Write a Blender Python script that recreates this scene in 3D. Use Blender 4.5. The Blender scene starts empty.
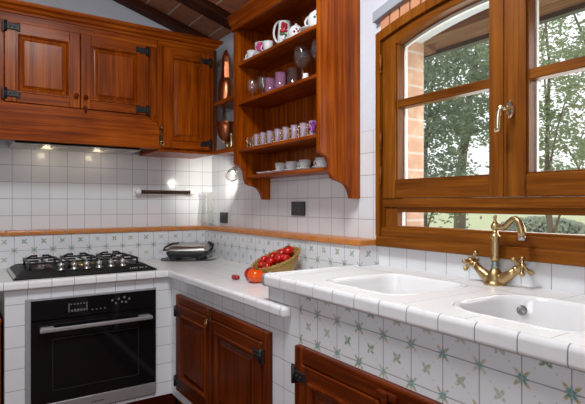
import bpy, bmesh, math, random
from mathutils import Vector, Matrix
random.seed(7)
S = bpy.context.scene
COL = S.collection
H = 1.19            # camera height above the floor; everything below is written relative to the camera height
PI = math.pi

# ------------------------------------------------------------------ materials
def srgb(r, g, b):
    f = lambda c: (c/255/12.92) if c/255 <= .04045 else ((c/255+.055)/1.055)**2.4
    return (f(r), f(g), f(b), 1)

class NT:
    def __init__(s, name):
        s.m = bpy.data.materials.new(name); s.m.use_nodes = True
        s.t = s.m.node_tree; s.t.nodes.clear()
        s.out = s.n('ShaderNodeOutputMaterial')
    def n(s, typ, **kw):
        n = s.t.nodes.new(typ)
        for k, v in kw.items(): setattr(n, k, v)
        return n
    def l(s, a, b): s.t.links.new(a, b)
    def val(s, sock, v):
        if isinstance(v, (int, float, tuple)): sock.default_value = v
        else: s.l(v, sock)
    def math(s, op, a, b=None, c=None, clamp=False):
        n = s.n('ShaderNodeMath', operation=op, use_clamp=clamp)
        for i, v in enumerate((a, b, c)):
            if v is not None: s.val(n.inputs[i], v)
        return n.outputs[0]
    def mix(s, f, a, b, typ='MIX'):
        n = s.n('ShaderNodeMix', data_type='RGBA', blend_type=typ)
        s.val(n.inputs[0], f); s.val(n.inputs[6], a); s.val(n.inputs[7], b)
        return n.outputs[2]
    def smooth(s, v, lo, hi):
        n = s.n('ShaderNodeMapRange', interpolation_type='SMOOTHSTEP')
        s.val(n.inputs[0], v); n.inputs[1].default_value = lo; n.inputs[2].default_value = hi
        return n.outputs[0]
    def obj(s): return s.n('ShaderNodeTexCoord').outputs['Object']
    def noise(s, vec, scale, detail=3, dist=0, rough=.5):
        n = s.n('ShaderNodeTexNoise'); s.l(vec, n.inputs['Vector'])
        n.inputs['Scale'].default_value = scale; n.inputs['Detail'].default_value = detail
        n.inputs['Distortion'].default_value = dist; n.inputs['Roughness'].default_value = rough
        return n.outputs['Fac']
    def mapping(s, vec, scale):
        n = s.n('ShaderNodeMapping'); s.l(vec, n.inputs[0]); n.inputs['Scale'].default_value = scale
        return n.outputs[0]
    def ramp(s, f, stops):
        n = s.n('ShaderNodeValToRGB'); s.l(f, n.inputs[0]); e = n.color_ramp.elements
        while len(e) < len(stops): e.new(.5)
        for el, (p, c) in zip(e, stops): el.position = p; el.color = c
        return n.outputs[0]
    def bsdf(s, col, rough=.5, metal=0, coat=0, bump=None, bstr=.2, bdist=.002, spec=.5, emit=None, estr=0, sub=0, coat_rough=.1):
        n = s.n('ShaderNodeBsdfPrincipled')
        s.val(n.inputs['Base Color'], col); s.val(n.inputs['Roughness'], rough)
        s.val(n.inputs['Metallic'], metal); n.inputs['Coat Weight'].default_value = coat
        n.inputs['Coat Roughness'].default_value = coat_rough
        n.inputs['Specular IOR Level'].default_value = spec
        if emit: n.inputs['Emission Color'].default_value = emit; n.inputs['Emission Strength'].default_value = estr
        if bump is not None:
            b = s.n('ShaderNodeBump'); b.inputs['Strength'].default_value = bstr; b.inputs['Distance'].default_value = bdist
            s.l(bump, b.inputs['Height']); s.l(b.outputs[0], n.inputs['Normal'])
        s.l(n.outputs[0], s.out.inputs[0]); return s.m

def plain(name, col, rough=.5, metal=0, coat=0, var=.06, scale=30, spec=.5, bstr=0):
    t = NT(name); v = t.noise(t.obj(), scale)
    d = tuple(c*(1-var*2) for c in col[:3])+(1,)
    c = t.mix(v, d, tuple(min(1, c*(1+var)) for c in col[:3])+(1,))
    return t.bsdf(c, rough, metal, coat, bump=v if bstr else None, bstr=bstr, spec=spec)

def wood(name, dark, mid, light, axis, rough=.36, coat=.05, sc=1.0):
    t = NT(name); o = t.obj()
    k = [20*sc]*3; k['XYZ'.index(axis)] = .9*sc
    n1 = t.noise(t.mapping(o, tuple(k)), 1.6, 6, .7, .6)
    k2 = [90*sc]*3; k2['XYZ'.index(axis)] = 2.2*sc
    n2 = t.noise(t.mapping(o, tuple(k2)), 1.5, 3, .2)
    n3 = t.noise(t.mapping(o, (4, 4, 4)), 1.0, 2)
    f = t.math('ADD', t.math('MULTIPLY', n1, .62), t.math('MULTIPLY', n2, .38))
    f = t.math('ADD', f, t.math('MULTIPLY', t.math('SUBTRACT', n3, .5), .25))
    c = t.ramp(f, [(.28, dark), (.49, mid), (.72, light)])
    return t.bsdf(c, rough, 0, coat, bump=n2, bstr=.08, coat_rough=.15, spec=.16)

def tiles(name, axes, off, size, base, grout, gw=.014, decor=None, strength=1., rough=.12, only=None, var=.05, tint=None):
    """Square glazed tiles in object coordinates; decor = (star colour, leaf colour, centre colour)."""
    t = NT(name); sp = t.n('ShaderNodeSeparateXYZ'); t.l(t.obj(), sp.inputs[0])
    comp = {'X': sp.outputs[0], 'Y': sp.outputs[1], 'Z': sp.outputs[2]}
    sizes = size if isinstance(size, tuple) else (size, size)
    uv = [t.math('DIVIDE', t.math('SUBTRACT', comp[a], off[i]), sizes[i]) for i, a in enumerate(axes)]
    fr = [t.math('FRACT', u) for u in uv]; fl = [t.math('FLOOR', u) for u in uv]
    ed = [t.math('MINIMUM', f, t.math('SUBTRACT', 1., f)) for f in fr]
    if only is not None: e = ed[only]
    else: e = t.math('MINIMUM', ed[0], ed[1])
    wob = t.math('MULTIPLY', t.math('SUBTRACT', t.noise(t.obj(), 25, 2), .5), .012)
    body = t.smooth(t.math('ADD', e, wob), gw*.55, gw*1.5)
    cb = t.n('ShaderNodeCombineXYZ'); t.l(fl[0], cb.inputs[0]); t.l(fl[1], cb.inputs[1])
    wn = t.n('ShaderNodeTexWhiteNoise', noise_dimensions='2D'); t.l(cb.outputs[0], wn.inputs['Vector'])
    cloud = t.noise(t.obj(), 9, 4)
    k = t.math('ADD', 1-var*1.4, t.math('MULTIPLY', t.math('ADD', wn.outputs[0], cloud), var))
    mul = t.n('ShaderNodeCombineColor')
    for i in range(3): t.l(k, mul.inputs[i])
    col = t.mix(1., base, mul.outputs[0], 'MULTIPLY')
    if tint is not None: col = t.mix(t.smooth(t.noise(t.obj(), 22, 5), .45, .75), col, tint)
    if decor:
        brk = t.smooth(t.noise(t.obj(), 130, 3), .28, .55)
        def polar(a, b):
            r = t.math('SQRT', t.math('ADD', t.math('MULTIPLY', a, a), t.math('MULTIPLY', b, b)))
            return r, t.math('ARCTAN2', b, a)
        ca = [t.math('SUBTRACT', t.math('FRACT', t.math('ADD', u, .5)), .5) for u in uv]
        cc = [t.math('SUBTRACT', f, .5) for f in fr]
        def amp(vals, seed):
            c2 = t.n('ShaderNodeCombineXYZ')
            for i in range(2): t.l(t.math('ADD', t.math('FLOOR', t.math('ADD', uv[i], vals)), seed), c2.inputs[i])
            w = t.n('ShaderNodeTexWhiteNoise', noise_dimensions='2D'); t.l(c2.outputs[0], w.inputs['Vector']); return w.outputs[0]
        r, th = polar(*ca)
        diag = t.math('POWER', t.math('ABSOLUTE', t.math('SINE', t.math('MULTIPLY', th, 2.))), 5.)
        orth = t.math('POWER', t.math('ABSOLUTE', t.math('COSINE', t.math('MULTIPLY', th, 2.))), 7.)
        Rd = t.math('ADD', .075, t.math('MULTIPLY', diag, .19))
        Ro = t.math('ADD', .075, t.math('MULTIPLY', orth, .11))
        sa = amp(.5, 3.)
        m1 = t.math('SUBTRACT', 1., t.smooth(t.math('DIVIDE', r, Rd), .75, 1.05))
        m2 = t.math('SUBTRACT', 1., t.smooth(t.math('DIVIDE', r, Ro), .75, 1.05))
        f1 = t.math('MULTIPLY', t.math('MULTIPLY', m1, brk), t.math('ADD', .55*strength, t.math('MULTIPLY', sa, .45*strength)))
        leafc = t.mix(t.smooth(r, .07, .16), decor[0], decor[1])
        col = t.mix(f1, col, leafc)
        f2 = t.math('MULTIPLY', t.math('MULTIPLY', m2, brk), t.math('ADD', .55*strength, t.math('MULTIPLY', sa, .45*strength)))
        col = t.mix(f2, col, decor[0])
        r2, th2 = polar(*cc)
        d2 = t.math('POWER', t.math('ABSOLUTE', t.math('SINE', t.math('MULTIPLY', th2, 2.))), 2.5)
        R2 = t.math('ADD', .09, t.math('MULTIPLY', d2, .115))
        m3 = t.math('SUBTRACT', 1., t.smooth(t.math('DIVIDE', r2, R2), .7, 1.05))
        sb = amp(0., 11.)
        f3 = t.math('MULTIPLY', t.math('MULTIPLY', m3, brk), t.math('ADD', .5*strength, t.math('MULTIPLY', sb, .45*strength)))
        cen = t.mix(sb, decor[2], decor[3])
        col = t.mix(f3, col, cen)
        rr, _ = polar(t.math('SUBTRACT', t.math('ABSOLUTE', cc[0]), .22), t.math('SUBTRACT', t.math('ABSOLUTE', cc[1]), .22))
        f4 = t.math('MULTIPLY', t.math('SUBTRACT', 1., t.smooth(rr, .012, .03)), .45*strength)
        col = t.mix(f4, col, decor[1])
    col = t.mix(body, grout, col)
    rg = t.math('SUBTRACT', .75, t.math('MULTIPLY', body, .75-rough))
    hgt = t.math('ADD', t.math('MULTIPLY', body, 1.), t.math('MULTIPLY', t.noise(t.obj(), 14, 1), .35))
    return t.bsdf(col, rg, bump=hgt, bstr=.25, bdist=.0015)

def glassy(name, tint=(1, 1, 1, 1), ior=1.5, rough=.02, gain=1.0, milk=None):
    t = NT(name); tr = t.n('ShaderNodeBsdfTransparent'); tr.inputs[0].default_value = tint
    gl = t.n('ShaderNodeBsdfGlossy'); gl.inputs['Roughness'].default_value = rough
    lw = t.n('ShaderNodeLayerWeight'); lw.inputs[0].default_value = .5
    f0 = ((ior-1)/(ior+1))**2; w = t.noise(t.obj(), 20, 2)
    f = t.math('ADD', f0, t.math('MULTIPLY', t.math('POWER', lw.outputs['Facing'], 3.), .9))
    f = t.math('MULTIPLY', f, t.math('ADD', gain, t.math('MULTIPLY', w, .1)), clamp=True)
    if milk:
        df = t.n('ShaderNodeBsdfDiffuse'); df.inputs[0].default_value = milk[0]; m0 = t.n('ShaderNodeMixShader')
        m0.inputs[0].default_value = milk[1]; t.l(tr.outputs[0], m0.inputs[1]); t.l(df.outputs[0], m0.inputs[2]); tr = m0
    mx = t.n('ShaderNodeMixShader'); t.l(f, mx.inputs[0]); t.l(tr.outputs[0], mx.inputs[1]); t.l(gl.outputs[0], mx.inputs[2])
    t.l(mx.outputs[0], t.out.inputs[0]); return t.m

def emitter(name, col, s):
    t = NT(name); e = t.n('ShaderNodeEmission'); e.inputs[0].default_value = col; e.inputs[1].default_value = s
    t.l(e.outputs[0], t.out.inputs[0]); return t.m

CAB = (srgb(62, 20, 0), srgb(138, 60, 2), srgb(188, 98, 14))
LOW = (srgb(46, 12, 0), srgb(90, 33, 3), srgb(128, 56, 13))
WIN = (srgb(72, 34, 0), srgb(118, 64, 9), srgb(150, 90, 25))
RAF = (srgb(46, 22, 12), srgb(76, 38, 20), srgb(104, 56, 32))
M = {}
for a in 'XYZ':
    M['cab'+a] = wood('cabinet_wood_'+a, *CAB, a)
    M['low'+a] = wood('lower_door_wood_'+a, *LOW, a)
    M['win'+a] = wood('window_wood_'+a, *WIN, a, rough=.42, coat=.06)
    M['raf'+a] = wood('rafter_wood_'+a, *RAF, a, rough=.6, coat=0)
    M['ext'+a] = wood('eaves_wood_'+a, srgb(130, 98, 84), srgb(168, 134, 116), srgb(200, 168, 148), a, rough=.8, coat=0)
WT = (.76, .775, .80, 1); GR = (.33, .33, .36, 1)
DEC = (srgb(84, 158, 142), srgb(176, 160, 104), srgb(150, 152, 104), srgb(92, 136, 96))
M['tile_back'] = tiles('white_tile_back', 'XZ', (-.078, .028), .1, WT, GR)
M['tile_right'] = tiles('white_tile_right', 'YZ', (-.003, .028), .1, WT, GR)
M['front_back'] = tiles('white_tile_front_run', 'XZ', (-1.2676, -.47), .1, WT, GR)
M['front_right'] = tiles('white_tile_front_side', 'YZ', (-1.8493, -.359), .1, WT, GR)
M['dec_front'] = tiles('painted_tile_front', 'YZ', (-1.8493, -.359), .1, WT, GR, decor=DEC, strength=1.0)
M['dec_back'] = tiles('painted_tile_back', 'XZ', (-1.2768, -.268), .1, WT, GR, decor=DEC, strength=.85)
M['dec_right'] = tiles('painted_tile_right', 'YZ', (-1.739, -.268), .1, WT, GR, decor=DEC, strength=.85)
M['tile_top'] = tiles('white_tile_worktop', 'XY', (-.567, -.0), (.15, .1), (.82, .82, .82, 1), (.58, .57, .56, 1), gw=.01, rough=.22)
M['tile_sinktop'] = tiles('white_tile_sink_worktop', 'XY', (-.145, -1.799), (.43, .2), (.85, .855, .86, 1), (.5, .5, .5, 1), gw=.006, rough=.32)
M['nosing'] = plain('glazed_nosing', (.82, .82, .83, 1), .12, var=.03)
M['grout'] = plain('grey_grout', (.30, .30, .32, 1), .8)
M['terra'] = plain('terracotta_glazed', srgb(204, 128, 62), .3, var=.16, scale=11)
M['plaster'] = plain('pale_plaster', (.68, .72, .79, 1), .85, var=.04, scale=8, bstr=.1)
M['plaster_shaded'] = plain('shaded_plaster', (.36, .39, .44, 1), .85, var=.05, scale=12, bstr=.15)  # pale plaster in shade: the shadow on the arch band is painted into this darker colour
M['ceil'] = tiles('terracotta_ceiling_tile', 'XY', (-.070, -.42), (.148, .46), srgb(196, 130, 96), srgb(225, 212, 196), gw=.025, rough=.75, only=0, var=.12, tint=srgb(166, 110, 80))
M['floor'] = tiles('terracotta_floor_tile', 'XY', (0, 0), (.3, .15), srgb(110, 52, 26), srgb(90, 60, 44), gw=.012, rough=.4, var=.12)
M['brick'] = tiles('brick', 'XZ', (0, 0), (.5, .075), srgb(208, 164, 138), srgb(205, 192, 178), gw=.07, rough=.85, only=1, var=.15, tint=srgb(216, 184, 158))
M['brick_face'] = tiles('brick_facing', 'YZ', (0, 0), (.25, .075), srgb(178, 118, 90), srgb(190, 175, 160), gw=.05, rough=.85, var=.2)
M['brick_red'] = plain('red_brick', srgb(208, 148, 112), .8, var=.15, scale=9)
M['steel'] = plain('brushed_steel', (.55, .54, .53, 1), .28, 1, var=.05)
M['steel_dark'] = plain('dull_steel', (.30, .29, .28, 1), .35, 1, var=.05)
M['steel_panel'] = plain('matt_steel_panel', (.36, .35, .36, 1), .4, .45, var=.05)
M['trim_steel'] = plain('pale_steel', (.42, .42, .45, 1), .4, .3, var=.05)
M['black_glass'] = plain('black_glass', (.006, .006, .007, 1), .06, var=.02, spec=.35)
M['black_enamel'] = plain('black_enamel', (.006, .005, .005, 1), .38, var=.05, spec=.08)
M['iron'] = plain('black_iron', (.018, .017, .018, 1), .45, .3, var=.15)
M['socket_plate'] = plain('dark_grey_plate', (.045, .045, .05, 1), .35, .3)
M['plastic_dark'] = plain('dark_plastic', (.02, .02, .022, 1), .35)
M['grey_mark'] = plain('grey_print', (.16, .16, .16, 1), .5)
M['light_mark'] = plain('pale_print', (.5, .5, .5, 1), .5)
M['brass'] = plain('aged_brass', srgb(196, 168, 120), .36, 1, var=.16, scale=60)
M['brass_bright'] = plain('polished_brass', srgb(226, 208, 172), .2, 1, var=.06)
M['bronze'] = plain('dark_bronze', srgb(128, 84, 44), .4, .8, var=.15)
M['collar'] = plain('verdigris_collar', srgb(150, 166, 166), .35, .8, var=.15, scale=80)
M['copper'] = plain('hammered_copper', srgb(194, 122, 84), .3, 1, var=.14, scale=70, bstr=.35)
M['china'] = plain('white_china', (.80, .80, .80, 1), .12, var=.02)
M['ceramic'] = plain('white_fireclay', (.86, .86, .87, 1), .1, var=.015)
M['lav'] = glassy('lavender_glass', (.95, .9, .95, 1), 1.5, milk=((.66, .54, .66, 1), .36))
M['pinkg'] = glassy('pink_glass', (.95, .74, .88, 1), 1.5, .04, gain=1.6, milk=((.66, .34, .56, 1), .26))
M['glass'] = glassy('clear_glass', (.96, .96, .96, 1), 1.5, .03, gain=1.15, milk=((.8, .78, .76, 1), .025))
M['carafe'] = glassy('carafe_glass', (.95, .95, .94, 1), 1.5, .05, gain=1.7, milk=((.8, .8, .78, 1), .08))
M['pane'] = glassy('window_glass', (.97, .98, .97, 1), 1.45, .0, gain=.8)
M['bead'] = plain('white_glazing_seal', (.85, .82, .8, 1), .5)
M['pink'] = plain('pink_rose_paint', srgb(206, 58, 128), .25, var=.2, scale=90)
M['red'] = plain('red_rose_paint', srgb(170, 22, 40), .25, var=.2, scale=90)
M['green'] = plain('green_leaf_paint', srgb(58, 110, 62), .3, var=.2, scale=90)
M['purple'] = glassy('purple_glass', (.8, .4, .8, 1), 1.5, milk=((.30, .04, .32, 1), .7))
M['tomato'] = plain('tomato_skin', srgb(190, 24, 12), .16, var=.12, scale=12)
M['tomato_orange'] = plain('orange_tomato_skin', srgb(232, 84, 14), .16, var=.12, scale=12)
M['tomato_dark'] = plain('dark_tomato_flesh', srgb(170, 24, 20), .2, var=.25, scale=50)
M['calyx'] = plain('tomato_calyx', srgb(70, 90, 40), .6)
M['rail_brown'] = wood('dark_rail_wood', srgb(40, 24, 16), srgb(64, 40, 26), srgb(92, 62, 42), 'X', rough=.3)
def leafmat(name, a, b):
    t = NT(name); c = t.mix(t.noise(t.obj(), 1.3, 3), a, b)
    d = t.n('ShaderNodeBsdfDiffuse'); r = t.n('ShaderNodeBsdfTranslucent'); m = t.n('ShaderNodeMixShader'); m.inputs[0].default_value = .45
    t.l(c, d.inputs[0]); t.l(c, r.inputs[0]); t.l(d.outputs[0], m.inputs[1]); t.l(r.outputs[0], m.inputs[2]); t.l(m.outputs[0], t.out.inputs[0]); return t.m
M['leaf1'] = leafmat('hazy_leaf_dark', srgb(128, 142, 124), srgb(152, 162, 136)); M['leaf3'] = leafmat('hazy_bush_leaf', srgb(168, 176, 160), srgb(186, 190, 170)); M['leaf2'] = leafmat('hazy_leaf_mid', srgb(140, 154, 124), srgb(168, 174, 142))  # leaf colours paled and greyed to paint in the outdoor haze
M['bark'] = plain('bark', srgb(120, 106, 94), .9, var=.2, scale=6)
M['meadow'] = plain('meadow', srgb(190, 194, 150), .9, var=.12, scale=.4)
M['gutter'] = plain('dark_gutter', srgb(120, 122, 128), .5, .3)
M['bulb'] = emitter('warm_bulb', (1, .86, .62, 1), 14)
M['bulb2'] = emitter('hood_bulb', (1, .80, .45, 1), .8)
M['hood_metal'] = plain('pale_hood_metal', (.5, .48, .45, 1), .35, .35)
# wicker
_t = NT('wicker'); _o = _t.obj(); _w = _t.n('ShaderNodeTexWave', wave_type='BANDS', bands_direction='DIAGONAL')
_t.l(_o, _w.inputs[0]); _w.inputs['Scale'].default_value = 150; _w.inputs['Distortion'].default_value = 3
M['wicker'] = _t.bsdf(_t.ramp(_w.outputs[1], [(.1, srgb(148, 108, 48)), (.5, srgb(186, 146, 72)), (.9, srgb(208, 174, 104))]), .6, bump=_w.outputs[1], bstr=.6, bdist=.003)

# ------------------------------------------------------------------ mesh helpers (coordinates relative to camera height)
class MB:
    def __init__(s): s.bm = bmesh.new(); s.mi = 0
    def _take(s, sub, smooth=False):
        bmesh.ops.recalc_face_normals(sub, faces=sub.faces)
        me = bpy.data.meshes.new('tmp'); 
        for f in sub.faces: f.material_index = s.mi; f.smooth = smooth
        sub.to_mesh(me); sub.free(); s.bm.from_mesh(me); bpy.data.meshes.remove(me); return s
    def slot(s, i): s.mi = i; return s
    def box(s, x0, x1, y0, y1, z0, z1, bev=0, seg=1):
        b = bmesh.new()
        bmesh.ops.create_cube(b, size=1, matrix=Matrix.Translation(((x0+x1)/2, (y0+y1)/2, (z0+z1)/2)) @ Matrix.Diagonal((abs(x1-x0), abs(y1-y0), abs(z1-z0), 1)))
        if bev: bmesh.ops.bevel(b, geom=list(b.edges), offset=bev, segments=seg, affect='EDGES', profile=.5)
        return s._take(b)
    def mbox(s, mp, u0, u1, v0, v1, w0, w1, bev=0, seg=1):
        a = mp(u0, v0, w0); b = mp(u1, v1, w1)
        return s.box(min(a[0], b[0]), max(a[0], b[0]), min(a[1], b[1]), max(a[1], b[1]), min(a[2], b[2]), max(a[2], b[2]), bev, seg)
    def loops(s, rings, close=True, cap0=False, cap1=False, smooth=True):
        """rings: lists of equal length of points"""
        b = bmesh.new(); vs = [[b.verts.new(p) for p in r] for r in rings]; n = len(vs[0])
        for a, c in zip(vs, vs[1:]):
            for i in range(n if close else n-1):
                j = (i+1) % n
                try: b.faces.new((a[i], a[j], c[j], c[i]))
                except ValueError: pass
        if cap0: b.faces.new(vs[0])
        if cap1: b.faces.new(vs[-1])
        return s._take(b, smooth)
    def prism(s, poly, f, a, b, smooth=False):
        """poly of 2D points, f(p, t) -> 3D at extrusion t"""
        return s.loops([[f(p, a) for p in poly], [f(p, b) for p in poly]], True, True, True, smooth)
    def lathe(s, prof, c=(0, 0, 0), n=24, mat=None, smooth=True):
        """prof: (r, z); a radius of 0 closes the shape"""
        rings = []
        for r, z in prof:
            rr = max(r, 1e-5)
            rings.append([(rr*math.cos(2*PI*i/n), rr*math.sin(2*PI*i/n), z) for i in range(n)])
        if mat is not None: rings = [[tuple(mat @ Vector(p)) for p in r] for r in rings]
        rings = [[(p[0]+c[0], p[1]+c[1], p[2]+c[2]) for p in r] for r in rings]
        return s.loops(rings, True, prof[0][0] > 1e-4, prof[-1][0] > 1e-4, smooth)
    def tube(s, pts, r, n=10, cap=True):
        pts = [Vector(p) for p in pts]; rs = r if isinstance(r, (list, tuple)) else [r]*len(pts); rings = []
        up = None
        for i, p in enumerate(pts):
            d = (pts[min(i+1, len(pts)-1)]-pts[max(i-1, 0)]).normalized()
            if up is None: up = Vector((0, 0, 1)) if abs(d.z) < .9 else Vector((0, 1, 0))
            x = d.cross(up).normalized(); y = x.cross(d).normalized(); up = y
            rings.append([tuple(p+rs[i]*(math.cos(2*PI*k/n)*x+math.sin(2*PI*k/n)*y)) for k in range(n)])
        return s.loops(rings, True, cap, cap, True)
    def ball(s, c, r, sc=(1, 1, 1), n=16, rot=None):
        b = bmesh.new(); bmesh.ops.create_uvsphere(b, u_segments=n, v_segments=max(6, n//2), radius=r)
        m = Matrix.Translation(c) @ (rot or Matrix()) @ Matrix.Diagonal((*sc, 1))
        bmesh.ops.transform(b, matrix=m, verts=b.verts); return s._take(b, True)
    def obj(s, name, mats, parent=None, loc=None):
        if not isinstance(mats, (list, tuple)): mats = [mats]
        me = bpy.data.meshes.new(name)
        if parent is not None: base = Vector((0, 0, 0)); off = world_loc(parent)
        if loc is not None: bmesh.ops.translate(s.bm, vec=-Vector(loc), verts=s.bm.verts)
        s.bm.to_mesh(me); s.bm.free()
        for m in mats: me.materials.append(M[m])
        o = bpy.data.objects.new(name, me); COL.objects.link(o)
        if parent is not None:
            o.parent = parent; o.location = (Vector(loc) if loc is not None else Vector((0, 0, 0)))-off
        elif loc is not None: o.location = loc
        return o
def world_loc(o):
    v = Vector(o.location)
    while o.parent is not None: o = o.parent; v = v+o.location
    return v
def tag(o, label, cat, group=None):
    o['label'] = label; o['category'] = cat
    if group: o['group'] = group
    return o
def thing(name, label, cat, loc, group=None):
    o = bpy.data.objects.new(name, None); o.empty_display_size = .05; COL.objects.link(o); o.location = loc
    return tag(o, label, cat, group)
def struct(o): o['kind'] = 'structure'; return o
def dup(o, loc, label, group=None):
    """copy a thing together with its parts and their sub-parts"""
    def cp(a, par):
        c = a.copy(); COL.objects.link(c)
        if par is not None: c.parent = par
        for ch in kids.get(a.name, []): cp(ch, c)
        return c
    kids = {}
    for q in COL.objects:
        if q.parent: kids.setdefault(q.parent.name, []).append(q)
    r = cp(o, None); r.location = loc; r['label'] = label
    if group: r['group'] = group
    return r
def mapY(y0): return lambda u, v, w: (u, y0-w, v)      # plane facing -Y (the cooker wall side)
def mapX(x0): return lambda u, v, w: (x0-w, u, v)      # plane facing -X (the window wall side)
def ringf(mb, mp, A, wa, B, wb):
    """sloping ring between rectangle A at depth wa and rectangle B at depth wb (u0,u1,v0,v1)"""
    q = lambda R, w: [mp(R[0], R[2], w), mp(R[1], R[2], w), mp(R[1], R[3], w), mp(R[0], R[3], w)]
    return mb.loops([q(A, wa), q(B, wb)], True, False, False, False)
def inset(R, d): return (R[0]+d, R[1]-d, R[2]+d, R[3]-d)

def panel_door(parent, mp, u0, u1, v0, v1, wkey, horiz, fw=.050, th=.022, name='door'):
    """frame-and-raised-panel door; returns the door (frame) with its panel as sub-part"""
    f = MB(); f.slot(0)
    f.mbox(mp, u0, u0+fw, v0, v1, 0, th, .003); f.mbox(mp, u1-fw, u1, v0, v1, 0, th, .003)
    f.slot(1)
    f.mbox(mp, u0+fw, u1-fw, v0, v0+fw, 0, th-.0005, .003); f.mbox(mp, u0+fw, u1-fw, v1-fw, v1, 0, th-.0005, .003)
    R = (u0+fw, u1-fw, v0+fw, v1-fw)
    f.slot(0)
    ringf(f, mp, inset(R, -.004), th-.001, inset(R, -.001), th+.006); ringf(f, mp, inset(R, -.001), th+.006, inset(R, .006), th+.006)
    ringf(f, mp, inset(R, .006), th+.006, inset(R, .012), th-.002); ringf(f, mp, inset(R, .012), th-.002, inset(R, .016), th-.012)
    d = f.obj(name, [wkey+'Z', wkey+horiz], parent)
    p = MB()
    A = inset(R, .012); B = inset(R, .024); C = inset(R, .034); D = inset(R, .038)
    ringf(p, mp, A, th-.014, B, th-.012); ringf(p, mp, B, th-.012, C, th-.005); ringf(p, mp, C, th-.003, D, th)
    q = [mp(D[0], D[2], th), mp(D[1], D[2], th), mp(D[1], D[3], th), mp(D[0], D[3], th)]
    b = bmesh.new(); b.faces.new([b.verts.new(x) for x in q]); p._take(b)
    p.mbox(mp, R[0], R[1], R[2], R[3], .001, th-.014)
    p.obj('panel', wkey+'Z', d)
    return d
def hinge(parent, mp, u, v, side, name='hinge', s=1.0):
    """small forged iron strap hinge; side=+1: strap runs toward +u"""
    h = MB()
    h.mbox(mp, min(u, u+side*.056*s), max(u, u+side*.056*s), v-.017*s, v+.017*s, .020, .028, .004)
    h.mbox(mp, min(u, u-side*.016*s), max(u, u-side*.016*s), v-.028*s, v+.028*s, .018, .026, .002)
    h.mbox(mp, min(u+side*.05*s, u+side*.064*s), max(u+side*.05*s, u+side*.064*s), v-.022*s, v+.022*s, .020, .027, .004)
    a = mp(u, v-.026*s, .027); b = mp(u, v+.026*s, .027)
    h.tube([a, b], .0075*s, 8)
    for k in (.018, .038): h.ball(mp(u+side*k*s, v, .0275), .0045*s, n=8)
    return h.obj(name, 'iron', parent)
def knob(parent, mp, u, v, w, mat, r=.014):
    k = MB(); c = Vector(mp(u, v, w)); n = (Vector(mp(u, v, w+1))-c)
    m = n.to_track_quat('Z', 'Y').to_matrix().to_4x4()
    k.lathe([(.006, 0), (.006, .008), (r, .014), (r*1.02, .020), (r*.6, .027), (0, .029)], c, 14, m)
    return k.obj('knob', mat, parent)
def latch(parent, mp, u, v, w, mat):
    """little turn-button on a plate with its key"""
    k = MB(); k.mbox(mp, u-.012, u+.012, v-.035, v+.012, w, w+.006, .002)
    k.mbox(mp, u-.009, u+.009, v-.004, v+.030, w+.004, w+.016, .003)
    k.tube([mp(u, v-.022, w), mp(u, v-.022, w+.022)], .0035, 8)
    o = k.obj('lock_plate', mat, parent)
    r = MB(); pts = [mp(u+.010*math.cos(a), v-.036+.012*math.sin(a), w+.022) for a in [2*PI*i/12 for i in range(13)]]
    r.tube(pts, .0028, 6); r.obj('key', 'brass', o); return o

# ------------------------------------------------------------------ room shell
FZ = -H
def plane_obj(name, pts, mat, thick):
    mb = MB(); mb.loops([[tuple(p) for p in pts], [(p[0], p[1], p[2]+thick) for p in pts]], True, True, True, False)
    return struct(mb.obj(name, mat))
mb = MB(); mb.box(-4.2, .2, -4.8, .2, FZ-.1, FZ); struct(mb.obj('floor', 'floor'))
TS = .30; CZ = 1.165
cz = lambda x: CZ-TS*x
plane_obj('ceiling', [(-4.2, -4.8, cz(-4.2)), (.0, -4.8, cz(0)), (.0, .0, cz(0)), (-4.2, .0, cz(-4.2))], 'ceil', .04)
# wall behind the cooker
mb = MB(); mb.slot(0); mb.box(-4.2, .2, 0, .2, FZ, .328)
mb.slot(1); mb.loops([[(-4.2, y, .328), (.2, y, .328), (.2, y, cz(.2)+.02), (-4.2, y, cz(-4.2)+.02)] for y in (0, .2)], True, True, True, False)
struct(mb.obj('wall_back', ['tile_back', 'plaster']))
# wall with the window: opening Y -1.80..-2.874, z -.15.. arch
WY0, WY1, WC = -1.780, -2.894, -2.337
def arch(y, top, sag, hw, p=2.3): return top-sag*(min(1, abs(y-WC)/hw))**p
mb = MB(); mb.slot(0)
mb.box(0, .2, WY0, .0, FZ, .328); mb.box(0, .2, -4.8, WY1, FZ, .328); mb.box(0, .2, WY1, WY0, FZ, -.165)
mb.slot(1)
mb.box(0, .2, WY0, .0, .328, cz(0)+.03); mb.box(0, .2, -4.8, WY1, .328, cz(0)+.03)
ys = [WY0+(WY1-WY0)*i/24 for i in range(25)]
poly = [(y, arch(y, .775, .07, .60)) for y in ys]+[(WY1, cz(0)+.03), (WY0, cz(0)+.03)]
mb.prism(poly, lambda p, t: (t, p[0], p[1]), 0, .2)
wr = struct(mb.obj('wall_right', ['tile_right', 'plaster']))
for nm, q in (('wall_left', (-4.3, -4.2, -4.8, .2)), ('wall_front', (-4.3, .2, -4.9, -4.8))):
    mb = MB(); x0, x1, y0, y1 = q
    mb.loops([[(x0, y, FZ), (x1, y, FZ), (x1, y, cz(x1)+.02), (x0, y, cz(x0)+.02)] for y in (y0, y1)], True, True, True, False)
    struct(mb.obj(nm, 'plaster'))
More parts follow.
